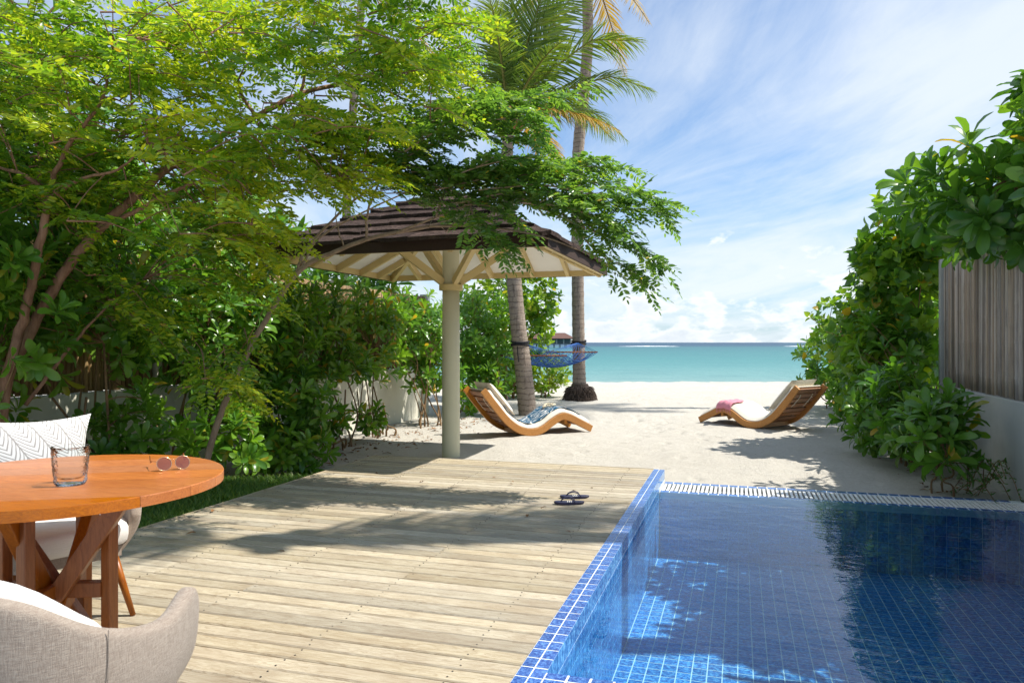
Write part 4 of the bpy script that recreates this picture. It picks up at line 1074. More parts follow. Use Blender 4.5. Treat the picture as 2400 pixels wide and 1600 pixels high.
# ------------------------------------------------------------------ leaves in bulk
def norm(a): return a / np.maximum(1e-9, np.linalg.norm(a, axis=-1, keepdims=True))
def leaf_batch(name, base, faces, P, X, Nn, S, tint, mat, parent):
    P = np.asarray(P, float); X = norm(np.asarray(X, float)); Nn = np.asarray(Nn, float)
    Nn = norm(Nn - X * (Nn * X).sum(-1, keepdims=True)); Y = np.cross(Nn, X); S = np.asarray(S, float)
    B = np.asarray(base, float); n = len(P); nv = len(B)
    V = P[:, None, :] + S[:, None, None] * (B[None, :, 0:1] * X[:, None, :] + B[None, :, 1:2] * Y[:, None, :] + B[None, :, 2:3] * Nn[:, None, :])
    Fq = np.asarray(faces); nf = len(Fq); k = Fq.shape[1]
    idx = (np.arange(n)[:, None, None] * nv + Fq[None]).reshape(-1).astype(np.int32)
    me = bpy.data.meshes.new(name); me.vertices.add(n * nv); me.vertices.foreach_set('co', V.reshape(-1))
    me.loops.add(len(idx)); me.loops.foreach_set('vertex_index', idx)
    me.polygons.add(n * nf); me.polygons.foreach_set('loop_start', (np.arange(n * nf) * k).astype(np.int32))
    me.polygons.foreach_set('use_smooth', np.ones(n * nf, bool)); me.update(calc_edges=True)
    a = me.attributes.new('tint', 'FLOAT', 'POINT'); a.data.foreach_set('value', np.repeat(np.asarray(tint), nv).astype(np.float32))
    me.materials.append(mat)
    o = link(name, me, None, parent); tag(o, kind='stuff'); return o
def strip(st, fold=0.25):
    """leaf blade from stations (x, half width, z)"""
    v = []; f = []
    for x, w, z in st: v += [(x, w, z + w * fold), (x, 0, z), (x, -w, z + w * fold)]
    for i in range(len(st) - 1):
        a = 3 * i; f += [(a + 1, a + 4, a + 3, a), (a + 2, a + 5, a + 4, a + 1)]
    return v, f
SCA = strip([(0, .02, 0), (.28, .07, .05), (.58, .145, .06), (.82, .165, .0), (.95, .10, -.07), (1.0, .03, -.09)], .34)
HEART = strip([(0, .012, 0), (.22, .012, .02), (.26, .30, .02), (.46, .37, .03), (.74, .25, 0), (1.0, .02, -.10)], .22)
LEAFLET = ([(0, 0, 0), (.28, .17, .05), (.66, .155, .03), (1, 0, -.04), (.66, -.155, .03), (.28, -.17, .05)], [(0, 5, 4, 3), (0, 3, 2, 1)])
FRONDLET = strip([(0, .013, 0), (.25, .026, -.01), (.55, .022, -.06), (.8, .013, -.16), (1.0, .002, -.30)], .5)
LONG = strip([(0, .015, 0), (.25, .07, .05), (.55, .10, .06), (.8, .07, -.02), (1.0, .004, -.16)], .35)

def loose_leaves(parent, base, mat, P, X, Nn, S, tint):
    """single leaf objects sharing a handful of tinted meshes"""
    P, X, Nn = [np.asarray(a, float) for a in (P, X, Nn)]; X = norm(X); Nn = norm(Nn - X * (Nn * X).sum(-1, keepdims=True)); Y = np.cross(Nn, X)
    key = (mat.name, id(base))
    if key not in loose_leaves.c:
        ms = []
        for i in range(7):
            me = meshdata('leaf', base[0], base[1], mat, True); a = me.attributes.new('tint', 'FLOAT', 'POINT')
            a.data.foreach_set('value', np.full(len(base[0]), (i + .5) / 7 if i < 6 else 0.97, np.float32)); ms.append(me)
        loose_leaves.c[key] = ms
    ms = loose_leaves.c[key]
    for p, x, y, n_, s, t in zip(P, X, Y, Nn, S, tint):
        o = bpy.data.objects.new('leaf', ms[min(6, int(t * 7))]); COL.objects.link(o)
        Mx = Matrix(((x[0] * s, y[0] * s, n_[0] * s, p[0]), (x[1] * s, y[1] * s, n_[1] * s, p[1]), (x[2] * s, y[2] * s, n_[2] * s, p[2]), (0, 0, 0, 1)))
        o.parent = parent; o.matrix_parent_inverse = Matrix.Translation(-parent.location); o.matrix_basis = Mx
loose_leaves.c = {}

def shrub(name, label, base, blobs, nros, leaf, size, mat, seed, stems=7, indiv=0, xlim=None, per=(9, 13), tint=(.42, .24), yel=0.012, cat='shrub', group=None, stem_r=0.016, inner=0.55, axis_up=0.65, stemmat='stem'):
    R_ = np.random.default_rng(seed); t = empty(name, base); tag(t, label, cat, group)
    vol = np.array([b[1][0] * b[1][1] * b[1][2] for b in blobs]) ** (2 / 3.); cnt = np.maximum(1, (nros * vol / vol.sum())).astype(int)
    C = []; A = []
    for (c, r), k in zip(blobs, cnt):
        c = np.array(c); r = np.array(r); got = 0
        while got < k:
            d = R_.normal(size=3); d /= np.linalg.norm(d); rad = R_.uniform(inner, 1.05)
            bumpk = 1 + 0.22 * mnoise.noise(Vector(d * 2.2) + Vector((seed * 3.1, 0, 0)))
            p = c + d * r * rad * bumpk
            if p[2] < SAND + 0.06: continue
            if xlim and not (xlim[0] < p[0] < xlim[1]): continue
            got += 1; a = d * 0.75 + np.array([0, 0, axis_up]) + R_.normal(size=3) * .35; C.append(p); A.append(a / np.linalg.norm(a))
    C = np.array(C); A = np.array(A); P = []; X = []; Nn = []; S = []; T_ = []
    for p, a in zip(C, A):
        u = np.cross(a, [0.2, 0.3, 1.0]); u /= np.linalg.norm(u); w = np.cross(a, u); m = R_.integers(per[0], per[1] + 1); a0 = R_.uniform(0, 6.28)
        base_t = R_.normal(tint[0], tint[1])
        for i in range(m):
            az_ = a0 + i * 2.39996; al = radians(22 + 72 * (i / m) ** .8 + R_.uniform(-9, 9)); rad = u * cos(az_) + w * sin(az_)
            X.append(a * cos(al) + rad * sin(al) + np.array([0, 0, -.10])); Nn.append(a * sin(al) - rad * cos(al)); P.append(p - a * 0.05 * size / .15 * (i / m))
            S.append(size * (0.62 + .42 * sin(pi * min(1, .25 + .8 * i / m))) * R_.uniform(.8, 1.15)); T_.append(base_t + R_.normal(0, .10))
    P, X, Nn, S = map(np.array, (P, X, Nn, S)); T_ = np.clip(np.array(T_), 0.02, .92); T_[R_.uniform(size=len(T_)) < yel] = 1.0
    pick = np.zeros(len(P), bool)
    if indiv:
        d = -ST * P[:, 0] + CT * P[:, 1]; rr = CT * P[:, 0] + ST * P[:, 1]; px = 1200 + F * rr / np.maximum(d, .1); py = 802 - F * (P[:, 2] - CAMH) / np.maximum(d, .1)
        ok = (px > 0) & (px < 2400) & (py > 0) & (py < 1600) & (d > .5)
        cell = {}
        order = np.argsort(d); got = 0
        for i in order:
            if not ok[i]: continue
            q = (int(px[i] // 14), int(py[i] // 14))
            if q in cell: continue
            cell[q] = 1; pick[i] = True; got += 1
            if got >= indiv: break
        loose_leaves(t, leaf, mat, P[pick], X[pick], Nn[pick], S[pick], T_[pick])
    leaf_batch('foliage', leaf[0], leaf[1], P[~pick], X[~pick], Nn[~pick], S[~pick], T_[~pick], mat, t)
    # stems: each from the ground to a share of the rosettes
    roots = [Vector(base) + Vector((R_.normal(0, .13), R_.normal(0, .22), 0)) for _ in range(stems)]
    fine = MB(); sel = R_.choice(len(C), min(len(C), max(stems * 9, 60)), replace=False)
    mids = []
    for i, rt_ in enumerate(roots):
        tgt = Vector(C[sel[i % len(sel)]]); top = rt_.lerp(tgt, .62); top.z = max(top.z, rt_.z + .4)
        k1 = rt_.lerp(top, .4) + Vector((R_.normal(0, .07), R_.normal(0, .09), R_.normal(0, .05)))
        path = catmull([rt_ - Vector((0, 0, .06)), rt_ + Vector((R_.normal(0, .02), R_.normal(0, .02), .1)), k1, top], 4)
        mb = MB(); mb.tube(path, [stem_r * (1 - .5 * q / (len(path) - 1)) * R_.uniform(.8, 1.2) for q in range(len(path))], 7)
        mb.build('stem', M[stemmat], t, True); mids += path[4:]
    for i in sel:
        tgt = Vector(C[i]); m = min(mids, key=lambda q: (q - tgt).length)
        k1 = m.lerp(tgt, .5) + Vector((R_.normal(0, .05), R_.normal(0, .05), R_.normal(0, .03)))
        fine.tube(catmull([m, k1, tgt], 3), [stem_r * .45, stem_r * .4, stem_r * .38, stem_r * .33, stem_r * .3, stem_r * .28, stem_r * .25], 5, False)
    tag(fine.build('twigs', M[stemmat], t, True), kind='stuff')
    return t

# ------------------------------------------------------------------ hedge along the cream wall
G1 = 'glossy shrubs along the cream wall'
HL = [
 ('tall glossy shrub with dark stems behind the armchair cushion', (-5.25, 3.5), [((-5.1, 3.5, 1.55), (.75, .9, .95)), ((-5.3, 3.0, 2.3), (.5, .8, .6)), ((-5.0, 3.9, .45), (.35, .4, .35))], 300, 0.17),
 ('dense glossy shrub reaching high above the bamboo beside the tree stems', (-5.3, 5.0), [((-5.15, 4.9, 1.75), (.7, .9, .85)), ((-5.0, 5.1, .5), (.35, .45, .40)), ((-5.4, 4.9, 2.6), (.5, .8, .5))], 330, 0.17),
 ('broad glossy shrub spilling down to the lawn edge', (-5.2, 6.2), [((-5.15, 6.3, 1.5), (.65, .75, .75)), ((-4.85, 6.2, .35), (.42, .5, .42)), ((-5.3, 6.3, 2.3), (.5, .7, .4))], 300, 0.17),
 ('glossy shrub cascading low over the sand beside the deck corner', (-5.0, 7.3), [((-5.1, 7.3, 1.45), (.55, .65, .7)), ((-4.75, 7.15, .55), (.45, .5, .55)), ((-4.6, 6.95, .12), (.40, .45, .26))], 300, 0.17),
 ('open shrub with bare bent stems before the cream wall', (-5.1, 8.6), [((-5.2, 8.5, 1.55), (.5, .8, .5)), ((-5.0, 8.7, .9), (.4, .5, .25)), ((-5.0, 8.3, .22), (.25, .3, .2))], 190, 0.17),
 ('open shrub with thick forked stem and yellowing leaves before the wall', (-5.15, 10.0), [((-5.2, 10.0, 1.6), (.5, .9, .5)), ((-5.1, 9.8, 1.0), (.4, .6, .3)), ((-5.05, 9.5, .18), (.2, .25, .18))], 190, 0.17),
 ('shrub with leaning trunk at the far end of the cream wall', (-5.1, 11.6), [((-5.2, 11.6, 1.5), (.55, .9, .65)), ((-5.1, 11.9, .8), (.45, .6, .4))], 220, 0.17),
]
for i, (lb, b, bl, n_, sz) in enumerate(HL):
    shrub('glossy_shrub', lb, (b[0], b[1], SAND), bl, int(n_ * .85), SCA, sz, M['leaf_sca'], 100 + i, stems=8, indiv=(60, 90, 110, 130, 90, 80, 60)[i], xlim=(WALLL + .08, -4.0), yel=(.006, .006, .01, .01, .03, .06, .02)[i], group=G1, stem_r=.017, inner=.40, tint=(.72, .28))
shrub('glossy_shrub', 'bright rosette shrub behind the leaning palm trunk', (-5.2, 14.3, SAND), [((-5.15, 14.2, 1.35), (.85, 1.0, .95)), ((-4.9, 13.6, .4), (.5, .6, .5)), ((-5.3, 15.3, 1.2), (.7, .8, 1.1))], 420, SCA, .19, M['leaf_sca'], 130, stems=8, indiv=120, tint=(.62, .22), yel=.015, group=G1, stem_r=.02)
shrub('heart_leaf_shrub', 'tall heart leaved shrub rising behind the blue hammock', (-5.6, 18.0, SAND), [((-5.6, 18.0, 1.9), (1.3, 1.3, 1.7)), ((-4.9, 17.6, 2.4), (.8, .7, .9))], 620, HEART, .17, M['leaf_heart'], 140, stems=6, indiv=90, per=(4, 6), tint=(.65, .25), group=G1, stem_r=.03)
shrub('lime_shrub', 'yellow green rosette shrub beside the hammock palms', (-4.9, 18.7, SAND), [((-5.0, 18.6, .45), (.75, .7, .65)), ((-5.6, 18.2, .5), (.6, .6, .7))], 170, SCA, .20, M['leaf_lime'], 141, stems=5, indiv=60, tint=(.6, .22), stem_r=.015)
# taller vegetation seen over the wall, beyond the garden
shrub('broadleaf_tree', 'dark broad leaved tree showing above the wall behind the shelter roof', (-7.4, 9.5, SAND), [((-7.4, 9.5, 2.5), (1.0, 1.4, 1.1)), ((-7.3, 6.5, 2.6), (1.0, 1.5, 1.2)), ((-7.2, 12.6, 2.1), (.9, 1.4, .8))], 520, LONG, .42, M['leaf_sca'], 150, stems=6, indiv=60, per=(5, 8), tint=(.5, .22), stem_r=.04, cat='tree')
shrub('broadleaf_tree', 'dense dark tree closing the view above the wall by the armchairs', (-7.3, 3.0, SAND), [((-7.2, 3.2, 3.1), (1.1, 2.0, 1.9)), ((-7.0, 5.2, 3.6), (.9, 1.2, 1.2))], 420, LONG, .36, M['leaf_sca'], 151, stems=5, per=(6, 9), tint=(.35, .2), stem_r=.05, cat='tree')

# ------------------------------------------------------------------ shrubs on the pool side
G2 = 'shrubs along the bamboo wall'
shrub('glossy_shrub', 'low glossy shrub growing from the sand at the overflow grate', (1.78, 7.72, SAND), [((1.75, 7.8, .36), (.36, .38, .34)), ((1.85, 7.9, .52), (.26, .28, .22))], 36, SCA, .22, M['leaf_sca'], 201, stems=3, indiv=250, xlim=(0, 2.3), tint=(.42, .2), group=G2, stem_r=.012)
shrub('glossy_shrub', 'knee high glossy shrubs massed against the plaster wall foot', (1.95, 9.3, SAND), [((1.78, 9.3, .42), (.45, .9, .5)), ((1.75, 10.1, .45), (.5, .8, .5)), ((1.85, 10.7, 1.0), (.45, .6, .6))], 190, SCA, .20, M['leaf_sca'], 202, stems=7, indiv=150, xlim=(0, 2.34), tint=(.40, .2), group=G2)
shrub('heart_leaf_shrub', 'tall heart leaved shrub climbing past the end of the bamboo wall', (2.4, 11.6, SAND), [((2.25, 11.4, 1.6), (.9, 1.0, 1.35)), ((1.95, 11.6, 1.1), (.65, .8, .9)), ((2.5, 11.0, 2.75), (.85, .9, .75)), ((2.0, 10.9, 2.2), (.5, .5, .6))], 780, HEART, .18, M['leaf_heart'], 203, stems=6, indiv=130, per=(4, 6), tint=(.46, .24), group=G2, stem_r=.025, xlim=(0, 4))
shrub('glossy_shrub', 'mixed glossy shrub between the heart leaved shrub and the lounger', (2.3, 12.8, SAND), [((2.3, 12.8, .7), (.7, .9, .8)), ((2.9, 12.9, 1.4), (.8, .8, .8))], 260, SCA, .20, M['leaf_sca'], 204, stems=6, indiv=90, tint=(.40, .22), group=G2)
shrub('heart_leaf_shrub', 'heart leaved shrub with sunlit crown behind the pink throw lounger', (2.3, 15.4, SAND), [((2.4, 15.3, 1.35), (1.1, 1.1, 1.15)), ((3.0, 14.4, 2.0), (1.0, 1.0, 1.2))], 520, HEART, .17, M['leaf_heart'], 205, stems=5, indiv=80, per=(4, 6), tint=(.6, .25), group=G2, stem_r=.025)
shrub('glossy_shrub', 'seaward glossy shrub leaning over the beach', (2.1, 17.0, SAND), [((2.1, 17.0, .85), (.95, 1.0, .8)), ((2.9, 17.2, 1.0), (1.0, 1.0, 1.0)), ((2.0, 15.8, .3), (.5, .6, .35))], 360, SCA, .20, M['leaf_sca'], 206, stems=6, indiv=80, tint=(.62, .2), group=G2)
shrub('overhanging_shrub', 'large glossy shrub overhanging the top of the bamboo wall', (2.72, 6.7, 2.15), [((2.3, 6.5, 2.42), (.75, .85, .50)), ((2.6, 6.0, 2.85), (.6, .8, .6)), ((1.75, 6.9, 2.48), (.50, .55, .38)), ((2.5, 6.4, 3.0), (.6, .7, .4)), ((2.75, 7.5, 2.55), (.6, .9, .55)), ((2.3, 8.0, 2.28), (.40, 1.0, .28)), ((2.25, 5.9, 2.25), (.45, .8, .30))], 290, SCA, .25, M['leaf_sca'], 207, stems=6, indiv=290, tint=(.45, .26), yel=.004, group=G2, stem_r=.03)

# trailing weed at the wall foot
tw = empty('trailing_weed', (2.15, 7.62, SAND)); tag(tw, 'dark trailing weed at the plaster wall foot by the grate', 'weed')
mb = MB(); P = []; X = []; Nn = []; S = []; T_ = []
for i in range(9):
    a = Vector((2.0 + random.uniform(-.1, .2), 7.75 + random.uniform(-.2, .25), SAND + .02)); b = a + Vector((random.uniform(-.05, .25), random.uniform(-.45, .1), random.uniform(.15, .38))); c = b + Vector((random.uniform(0, .15), random.uniform(-.25, 0), random.uniform(-.25, -.05)))
    b.x = min(b.x, 2.3); c.x = min(c.x, 2.32); c.z = max(c.z, SAND + .02)
    path = catmull([a, b, c], 6); mb.tube(path, .004, 4, False)
    for q in path:
        for _ in range(3):
            P.append(q); X.append((random.gauss(0, 1), random.gauss(0, 1), random.gauss(.3, .6))); Nn.append((random.gauss(0, .4), random.gauss(0, .4), 1)); S.append(random.uniform(.03, .055)); T_.append(random.uniform(0, .3))
mb.build('stem', M['stem'], tw, True); leaf_batch('foliage', LEAFLET[0], LEAFLET[1], P, X, Nn, S, T_, M['leaf_sca'], tw)

# ------------------------------------------------------------------ feathery trees
def D(x, y, d): return at(x * 2400 / 2352, y * 2400 / 2352, d)
class Feather:
    def __init__(s, seed): s.r = np.random.default_rng(seed); s.P = []; s.X = []; s.N = []; s.S = []; s.T = []; s.tw = MB()
    def leaf(s, p, d, up, L, tint, ls):
        r = s.r; d = d / np.linalg.norm(d); side = np.cross(d, up); side /= max(1e-6, np.linalg.norm(side)); up2 = np.cross(side, d)
        npair = 6 + int(r.integers(0, 3)); roll = r.normal(0, .25); side, up2 = side * cos(roll) + up2 * sin(roll), up2 * cos(roll) - side * sin(roll)
        for i in range(npair + 1):
            u = .18 + .82 * i / npair; q = p + d * (L * u) - np.array([0, 0, 1]) * (L * .14 * u * u)
            dd = d - np.array([0, 0, .22 * u])
            sz = ls * (0.75 + .4 * sin(pi * min(1, .2 + .7 * u)))
            if i == npair: s.P.append(q); s.X.append(dd); s.N.append(up2); s.S.append(sz); s.T.append(tint)
            else:
                for sg in (-1, 1):
                    s.P.append(q + r.normal(0, .002, 3)); s.X.append(side * sg + dd * .55 + r.normal(0, .13, 3)); s.N.append(up2 + side * sg * -.25 + r.normal(0, .60, 3)); s.S.append(sz * r.uniform(.85, 1.1)); s.T.append(tint + r.normal(0, .18))
    def spray(s, path, step=.06, L=.22, ls=.066, tint=.5, r0=.006, tip=True):
        r = s.r; pts = [np.array(p) for p in path]; s.tw.tube(path, [r0 * (1 - .75 * i / (len(path) - 1)) for i in range(len(path))], 5, False)
        acc = 0; k = 0
        for a, b in zip(pts[:-1], pts[1:]):
            seg = np.linalg.norm(b - a); t = (b - a) / max(seg, 1e-6); u = 0
            while acc + (seg - u) >= step:
                u += step - acc; acc = 0; p = a + t * u; k += 1
                side = np.cross(t, [0, 0, 1.0]); side /= max(1e-6, np.linalg.norm(side))
                d = t * r.uniform(.5, .95) + side * (1 if k % 2 else -1) * r.uniform(.55, 1.0) + np.array([0, 0, r.normal(.10, .22)])
                s.leaf(p, d, np.array([r.normal(0, .15), r.normal(0, .15), 1.0]), L * r.uniform(.75, 1.15), np.clip(tint + r.normal(0, .09), .02, .92), ls)
            acc += seg - u
        if tip: s.leaf(pts[-1], pts[-1] - pts[-2], np.array([0, 0, 1.0]), L, tint, ls)
    def build(s, parent, mat, twmat):
        T_ = np.clip(np.array(s.T), .02, .93); T_[s.r.uniform(size=len(T_)) < .006] = 1.0
        tag(s.tw.build('twigs', twmat, parent, True), kind='stuff')
        return leaf_batch('crown', LEAFLET[0], LEAFLET[1], s.P, s.X, s.N, s.S, T_, mat, parent)
def limb(parent, pts, r0, r1, mat, nm='branch'):
    path = catmull(pts, 6); n = len(path); mb = MB(); mb.tube([p + Vector((random.gauss(0, .004), random.gauss(0, .004), 0)) for p in path], [r0 + (r1 - r0) * i / (n - 1) for i in range(n)], 9); mb.build(nm, mat, parent, True)
    return path

t1b = D(-30, 1240, 5.1); t1b.z = SAND
t1 = empty('feathery_tree', t1b); tag(t1, 'multi stemmed feathery tree with yellow green pinnate leaves above the table', 'tree', 'feathery trees over the garden')
L1 = []
L1 += limb(t1, [t1b, D(5, 930, 5.0), D(45, 760, 5.0), D(75, 640, 5.0), D(98, 530, 5.0), D(110, 440, 5.0)], .038, .024, M['bark'], 'trunk')
L1 += limb(t1, [t1b + Vector((.06, .02, 0)), D(10, 900, 5.15), D(60, 780, 5.2), D(130, 650, 5.25), D(215, 540, 5.3), D(300, 460, 5.4), D(390, 385, 5.5), D(480, 330, 5.6), D(600, 262, 5.8), D(700, 212, 6.0), D(830, 185, 6.3)], .045, .016, M['bark'], 'trunk')
for pts, a, b in [
    ([D(110, 440, 5.0), D(130, 390, 4.95), D(175, 310, 4.9), D(230, 240, 4.8), D(260, 120, 4.7)], .026, .008),
    ([D(110, 440, 5.0), D(50, 400, 5.0), D(0, 385, 5.1), D(-90, 340, 5.2)], .022, .008),
    ([D(112, 455, 5.0), D(190, 410, 4.9), D(270, 390, 4.8), D(340, 330, 4.7)], .018, .006),
    ([D(105, 470, 5.0), D(90, 380, 5.2), D(74, 200, 5.4), D(72, -60, 5.5)], .014, .007),
    ([D(225, 530, 5.3), D(320, 480, 5.2), D(400, 440, 5.15), D(540, 390, 5.2), D(650, 385, 5.4), D(780, 410, 5.6)], .022, .006),
    ([D(590, 268, 5.8), D(565, 235, 5.8), D(545, 190, 5.7), D(520, 80, 5.6), D(500, -80, 5.5)], .020, .008),
    ([D(690, 215, 6.0), D(700, 170, 6.0), D(720, 60, 6.0), D(760, -100, 6.0)], .018, .008),
    ([D(390, 385, 5.5), D(360, 280, 5.7), D(340, 120, 5.8), D(330, -60, 5.8)], .020, .008),
    ([D(830, 185, 6.3), D(900, 150, 6.4), D(1000, 130, 6.5), D(1090, 90, 6.5)], .016, .005),
    ([D(760, 195, 6.1), D(860, 200, 6.1), D(960, 240, 6.2), D(1040, 250, 6.2)], .012, .004),
    ([D(-20, 760, 5.4), D(40, 700, 5.6), D(150, 620, 5.8), D(230, 560, 5.9)], .016, .006),
    ([D(60, 930, 5.2), D(160, 800, 5.3), D(230, 720, 5.4), D(330, 640, 5.5)], .018, .006)]:
    L1 += limb(t1, pts, a * .8, b * .8, M['bark'])
fe = Feather(5)
def inside(x, y):
    if x < 250: lo = 500
    elif x < 520: lo = 560
    elif x < 620: lo = 530
    elif x < 760: lo = 440
    elif x < 900: lo = 330
    elif x < 1050: lo = 240
    else: return False
    return y < lo
cand = np.array([p[:] for p in L1])
npl = 0; tries = 0
def twig_at(fe, p, dirv, L, tint, ls=.056, step=.055, LL_=.23):
    a = np.array(p) - dirv * L * .5
    i = np.argmin(((cand - a) ** 2).sum(1)); root = Vector(cand[i]); A = Vector(a); droop = Vector((0, 0, -.10 * L))
    dist = (root - A).length
    if dist < .75: fe.tw.tube(catmull([root, root.lerp(A, .5) + Vector((0, 0, .06 * dist)), A], 4), [.0048 - .0003 * k for k in range(9)], 5, False)
    e = Vector(a + dirv * L); fe.spray(catmull([A, A.lerp(e, .5) + Vector((0, 0, .05 * L)), e + droop], 4), step, LL_, ls, tint)
while npl < 330 and tries < 6000:
    tries += 1
    x = fe.r.uniform(-120, 1120); y = fe.r.uniform(-70, 560)
    if not inside(x, y + fe.r.uniform(-25, 25)): continue
    if y < 60 and fe.r.uniform() < .35: continue
    cl = mnoise.noise(Vector((x / 120, y / 95, 1.3)))
    if cl < -.10 and fe.r.uniform() < .85: continue
    d = fe.r.uniform(4.4, 6.2) + max(0, x - 500) / 900
    if x < 150 and y > 330 and d < 5: d += .8
    p = D(x, y, d)
    if p.x < WALLL + .1: p.x = WALLL + .3
    az_ = fe.r.normal(radians(-10), 1.0); dv = np.array([cos(az_) * CT - sin(az_) * ST * .6, cos(az_) * ST + sin(az_) * CT * .6, fe.r.normal(.05, .22)]); dv /= np.linalg.norm(dv)
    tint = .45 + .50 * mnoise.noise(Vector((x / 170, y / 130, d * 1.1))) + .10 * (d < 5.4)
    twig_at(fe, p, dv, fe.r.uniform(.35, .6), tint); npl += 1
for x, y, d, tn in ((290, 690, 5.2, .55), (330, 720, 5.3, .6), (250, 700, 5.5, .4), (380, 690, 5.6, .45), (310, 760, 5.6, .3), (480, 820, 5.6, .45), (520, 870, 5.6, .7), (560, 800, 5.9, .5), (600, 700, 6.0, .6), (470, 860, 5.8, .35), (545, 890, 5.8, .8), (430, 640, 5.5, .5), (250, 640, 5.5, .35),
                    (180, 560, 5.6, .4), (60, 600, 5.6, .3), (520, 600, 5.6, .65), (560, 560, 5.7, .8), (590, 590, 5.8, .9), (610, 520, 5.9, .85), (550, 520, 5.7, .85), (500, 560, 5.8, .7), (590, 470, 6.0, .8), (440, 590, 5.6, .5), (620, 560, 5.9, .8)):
    for _ in range(2):
        az_ = fe.r.normal(radians(-15), .5); dv = np.array([cos(az_) * CT, cos(az_) * ST + sin(az_) * .5, fe.r.normal(-.25, .15)]); dv /= np.linalg.norm(dv)
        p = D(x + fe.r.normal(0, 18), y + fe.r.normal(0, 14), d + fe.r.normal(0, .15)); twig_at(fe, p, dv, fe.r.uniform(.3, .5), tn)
for _ in range(34):
    x = fe.r.uniform(660, 860); y = fe.r.uniform(300, 445)
    az_ = fe.r.normal(radians(-5), .6); dv = np.array([cos(az_) * CT, cos(az_) * ST + sin(az_) * .5, fe.r.normal(-.05, .15)]); dv /= np.linalg.norm(dv)
    twig_at(fe, D(x, y, fe.r.uniform(5.6, 6.3)), dv, fe.r.uniform(.3, .5), fe.r.uniform(.5, .95))
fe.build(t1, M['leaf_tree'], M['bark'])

t2b = D(455, 1180, 6.3); t2b.z = SAND
t2 = empty('feathery_tree', t2b); tag(t2, 'leaning feathery tree with deep green sprays reaching over the shelter roof', 'tree', 'feathery trees over the garden')
L2 = []
L2 += limb(t2, [t2b, D(490, 1000, 6.4), D(545, 860, 6.5), D(610, 735, 6.55), D(690, 620, 6.6), D(770, 578, 6.6), D(860, 545, 6.6), D(985, 520, 6.6)], .030, .016, M['bark_pale'], 'trunk')
for pts, a, b in [
    ([D(680, 628, 6.6), D(705, 570, 6.65), D(790, 480, 6.7), D(870, 420, 6.75), D(930, 385, 6.8)], .020, .008),
    ([D(690, 618, 6.6), D(735, 545, 6.75), D(850, 480, 6.85), D(960, 430, 6.9)], .016, .007),
    ([D(790, 565, 6.6), D(775, 520, 6.55), D(768, 465, 6.5)], .010, .004),
    ([D(845, 550, 6.6), D(842, 500, 6.5), D(862, 440, 6.45), D(905, 350, 6.4), D(960, 300, 6.4)], .016, .006),
    ([D(900, 538, 6.6), D(1000, 500, 6.5), D(1110, 460, 6.4), D(1250, 440, 6.35), D(1400, 455, 6.3)], .016, .005),
    ([D(985, 520, 6.6), D(1110, 520, 6.5), D(1250, 545, 6.4), D(1380, 595, 6.3)], .016, .005),
    ([D(870, 420, 6.75), D(980, 345, 6.6), D(1100, 290, 6.5), D(1240, 250, 6.4)], .014, .005),
    ([D(1000, 500, 6.5), D(1030, 430, 6.5), D(1080, 400, 6.45), D(1180, 340, 6.4)], .014, .005)]:
    L2 += limb(t2, pts, a * .8, b * .8, M['bark_pale'])
cand = np.array([p[:] for p in L2])
f2 = Feather(9)
SP = [((880, 330), (1000, 290), (1150, 245), (1350, 222)), ((900, 380), (1030, 330), (1130, 325), (1225, 340)), ((1000, 300), (1130, 250), (1280, 235)), ((960, 440), (1150, 410), (1320, 395), (1435, 400)),
      ((1000, 470), (1180, 435), (1380, 435), (1540, 480)), ((1050, 500), (1200, 475), (1380, 480), (1520, 500)), ((1000, 500), (1150, 500), (1280, 505), (1400, 530)), ((1200, 490), (1330, 530), (1420, 565), (1505, 612)),
      ((1290, 520), (1360, 580), (1410, 615), (1470, 640)), ((1080, 505), (1095, 540), (1150, 585)), ((900, 460), (1000, 430), (1100, 400)), ((820, 430), (900, 390), (990, 340)), ((1040, 440), (1100, 395), (1200, 375), (1280, 385)),
      ((930, 360), (1020, 300), (1090, 260)), ((1100, 470), (1250, 460), (1380, 465), (1480, 455)), ((1150, 430), (1260, 400), (1360, 385)), ((1060, 300), (1180, 285), (1230, 320)), ((1200, 500), (1300, 510), (1420, 530))]
SP = [tuple((x, y - (34 if y > 425 and x < 1330 else 12)) for x, y in q) for q in SP]
for s_ in SP:
    dd = f2.r.uniform(6.05, 6.6); path = catmull([D(x, y, dd - .25 * i / (len(s_) - 1)) for i, (x, y) in enumerate(s_)], 6)
    f2.spray(path, .050, .20, .060, f2.r.uniform(.25, .5), .009)
    n = len(path)
    for k in range(2, n - 1, 2):
        if f2.r.uniform() < .68:
            p = path[k]; t_ = (path[min(n - 1, k + 1)] - path[k - 1]).normalized(); sd = t_.cross(Vector((0, 0, 1))).normalized() * (1 if k % 4 else -1)
            L_ = f2.r.uniform(.22, .45) * (1.1 - .6 * k / n); e = p + t_ * L_ * .95 + sd * L_ * .42 + Vector((0, 0, f2.r.normal(.0, .03)))
            f2.spray([p, p.lerp(e, .5) + Vector((0, 0, .03)), e - Vector((0, 0, .04))], .055, .18, .058, f2.r.uniform(.2, .6), .004)
for _ in range(34):
    x = f2.r.uniform(760, 1230); y = f2.r.uniform(250, 520)
    if y > 430 and x < 900: continue
    if y > 470 and x < 1000: continue
    if x + (y - 250) * -.2 > 1190: continue
    az_ = f2.r.normal(0, .6); dv = np.array([cos(az_) * CT, cos(az_) * ST + sin(az_) * .6, f2.r.normal(.05, .2)]); dv /= np.linalg.norm(dv)
    twig_at(f2, D(x, y, f2.r.uniform(6.2, 6.9)), dv, f2.r.uniform(.3, .55), f2.r.uniform(.2, .55), .064)
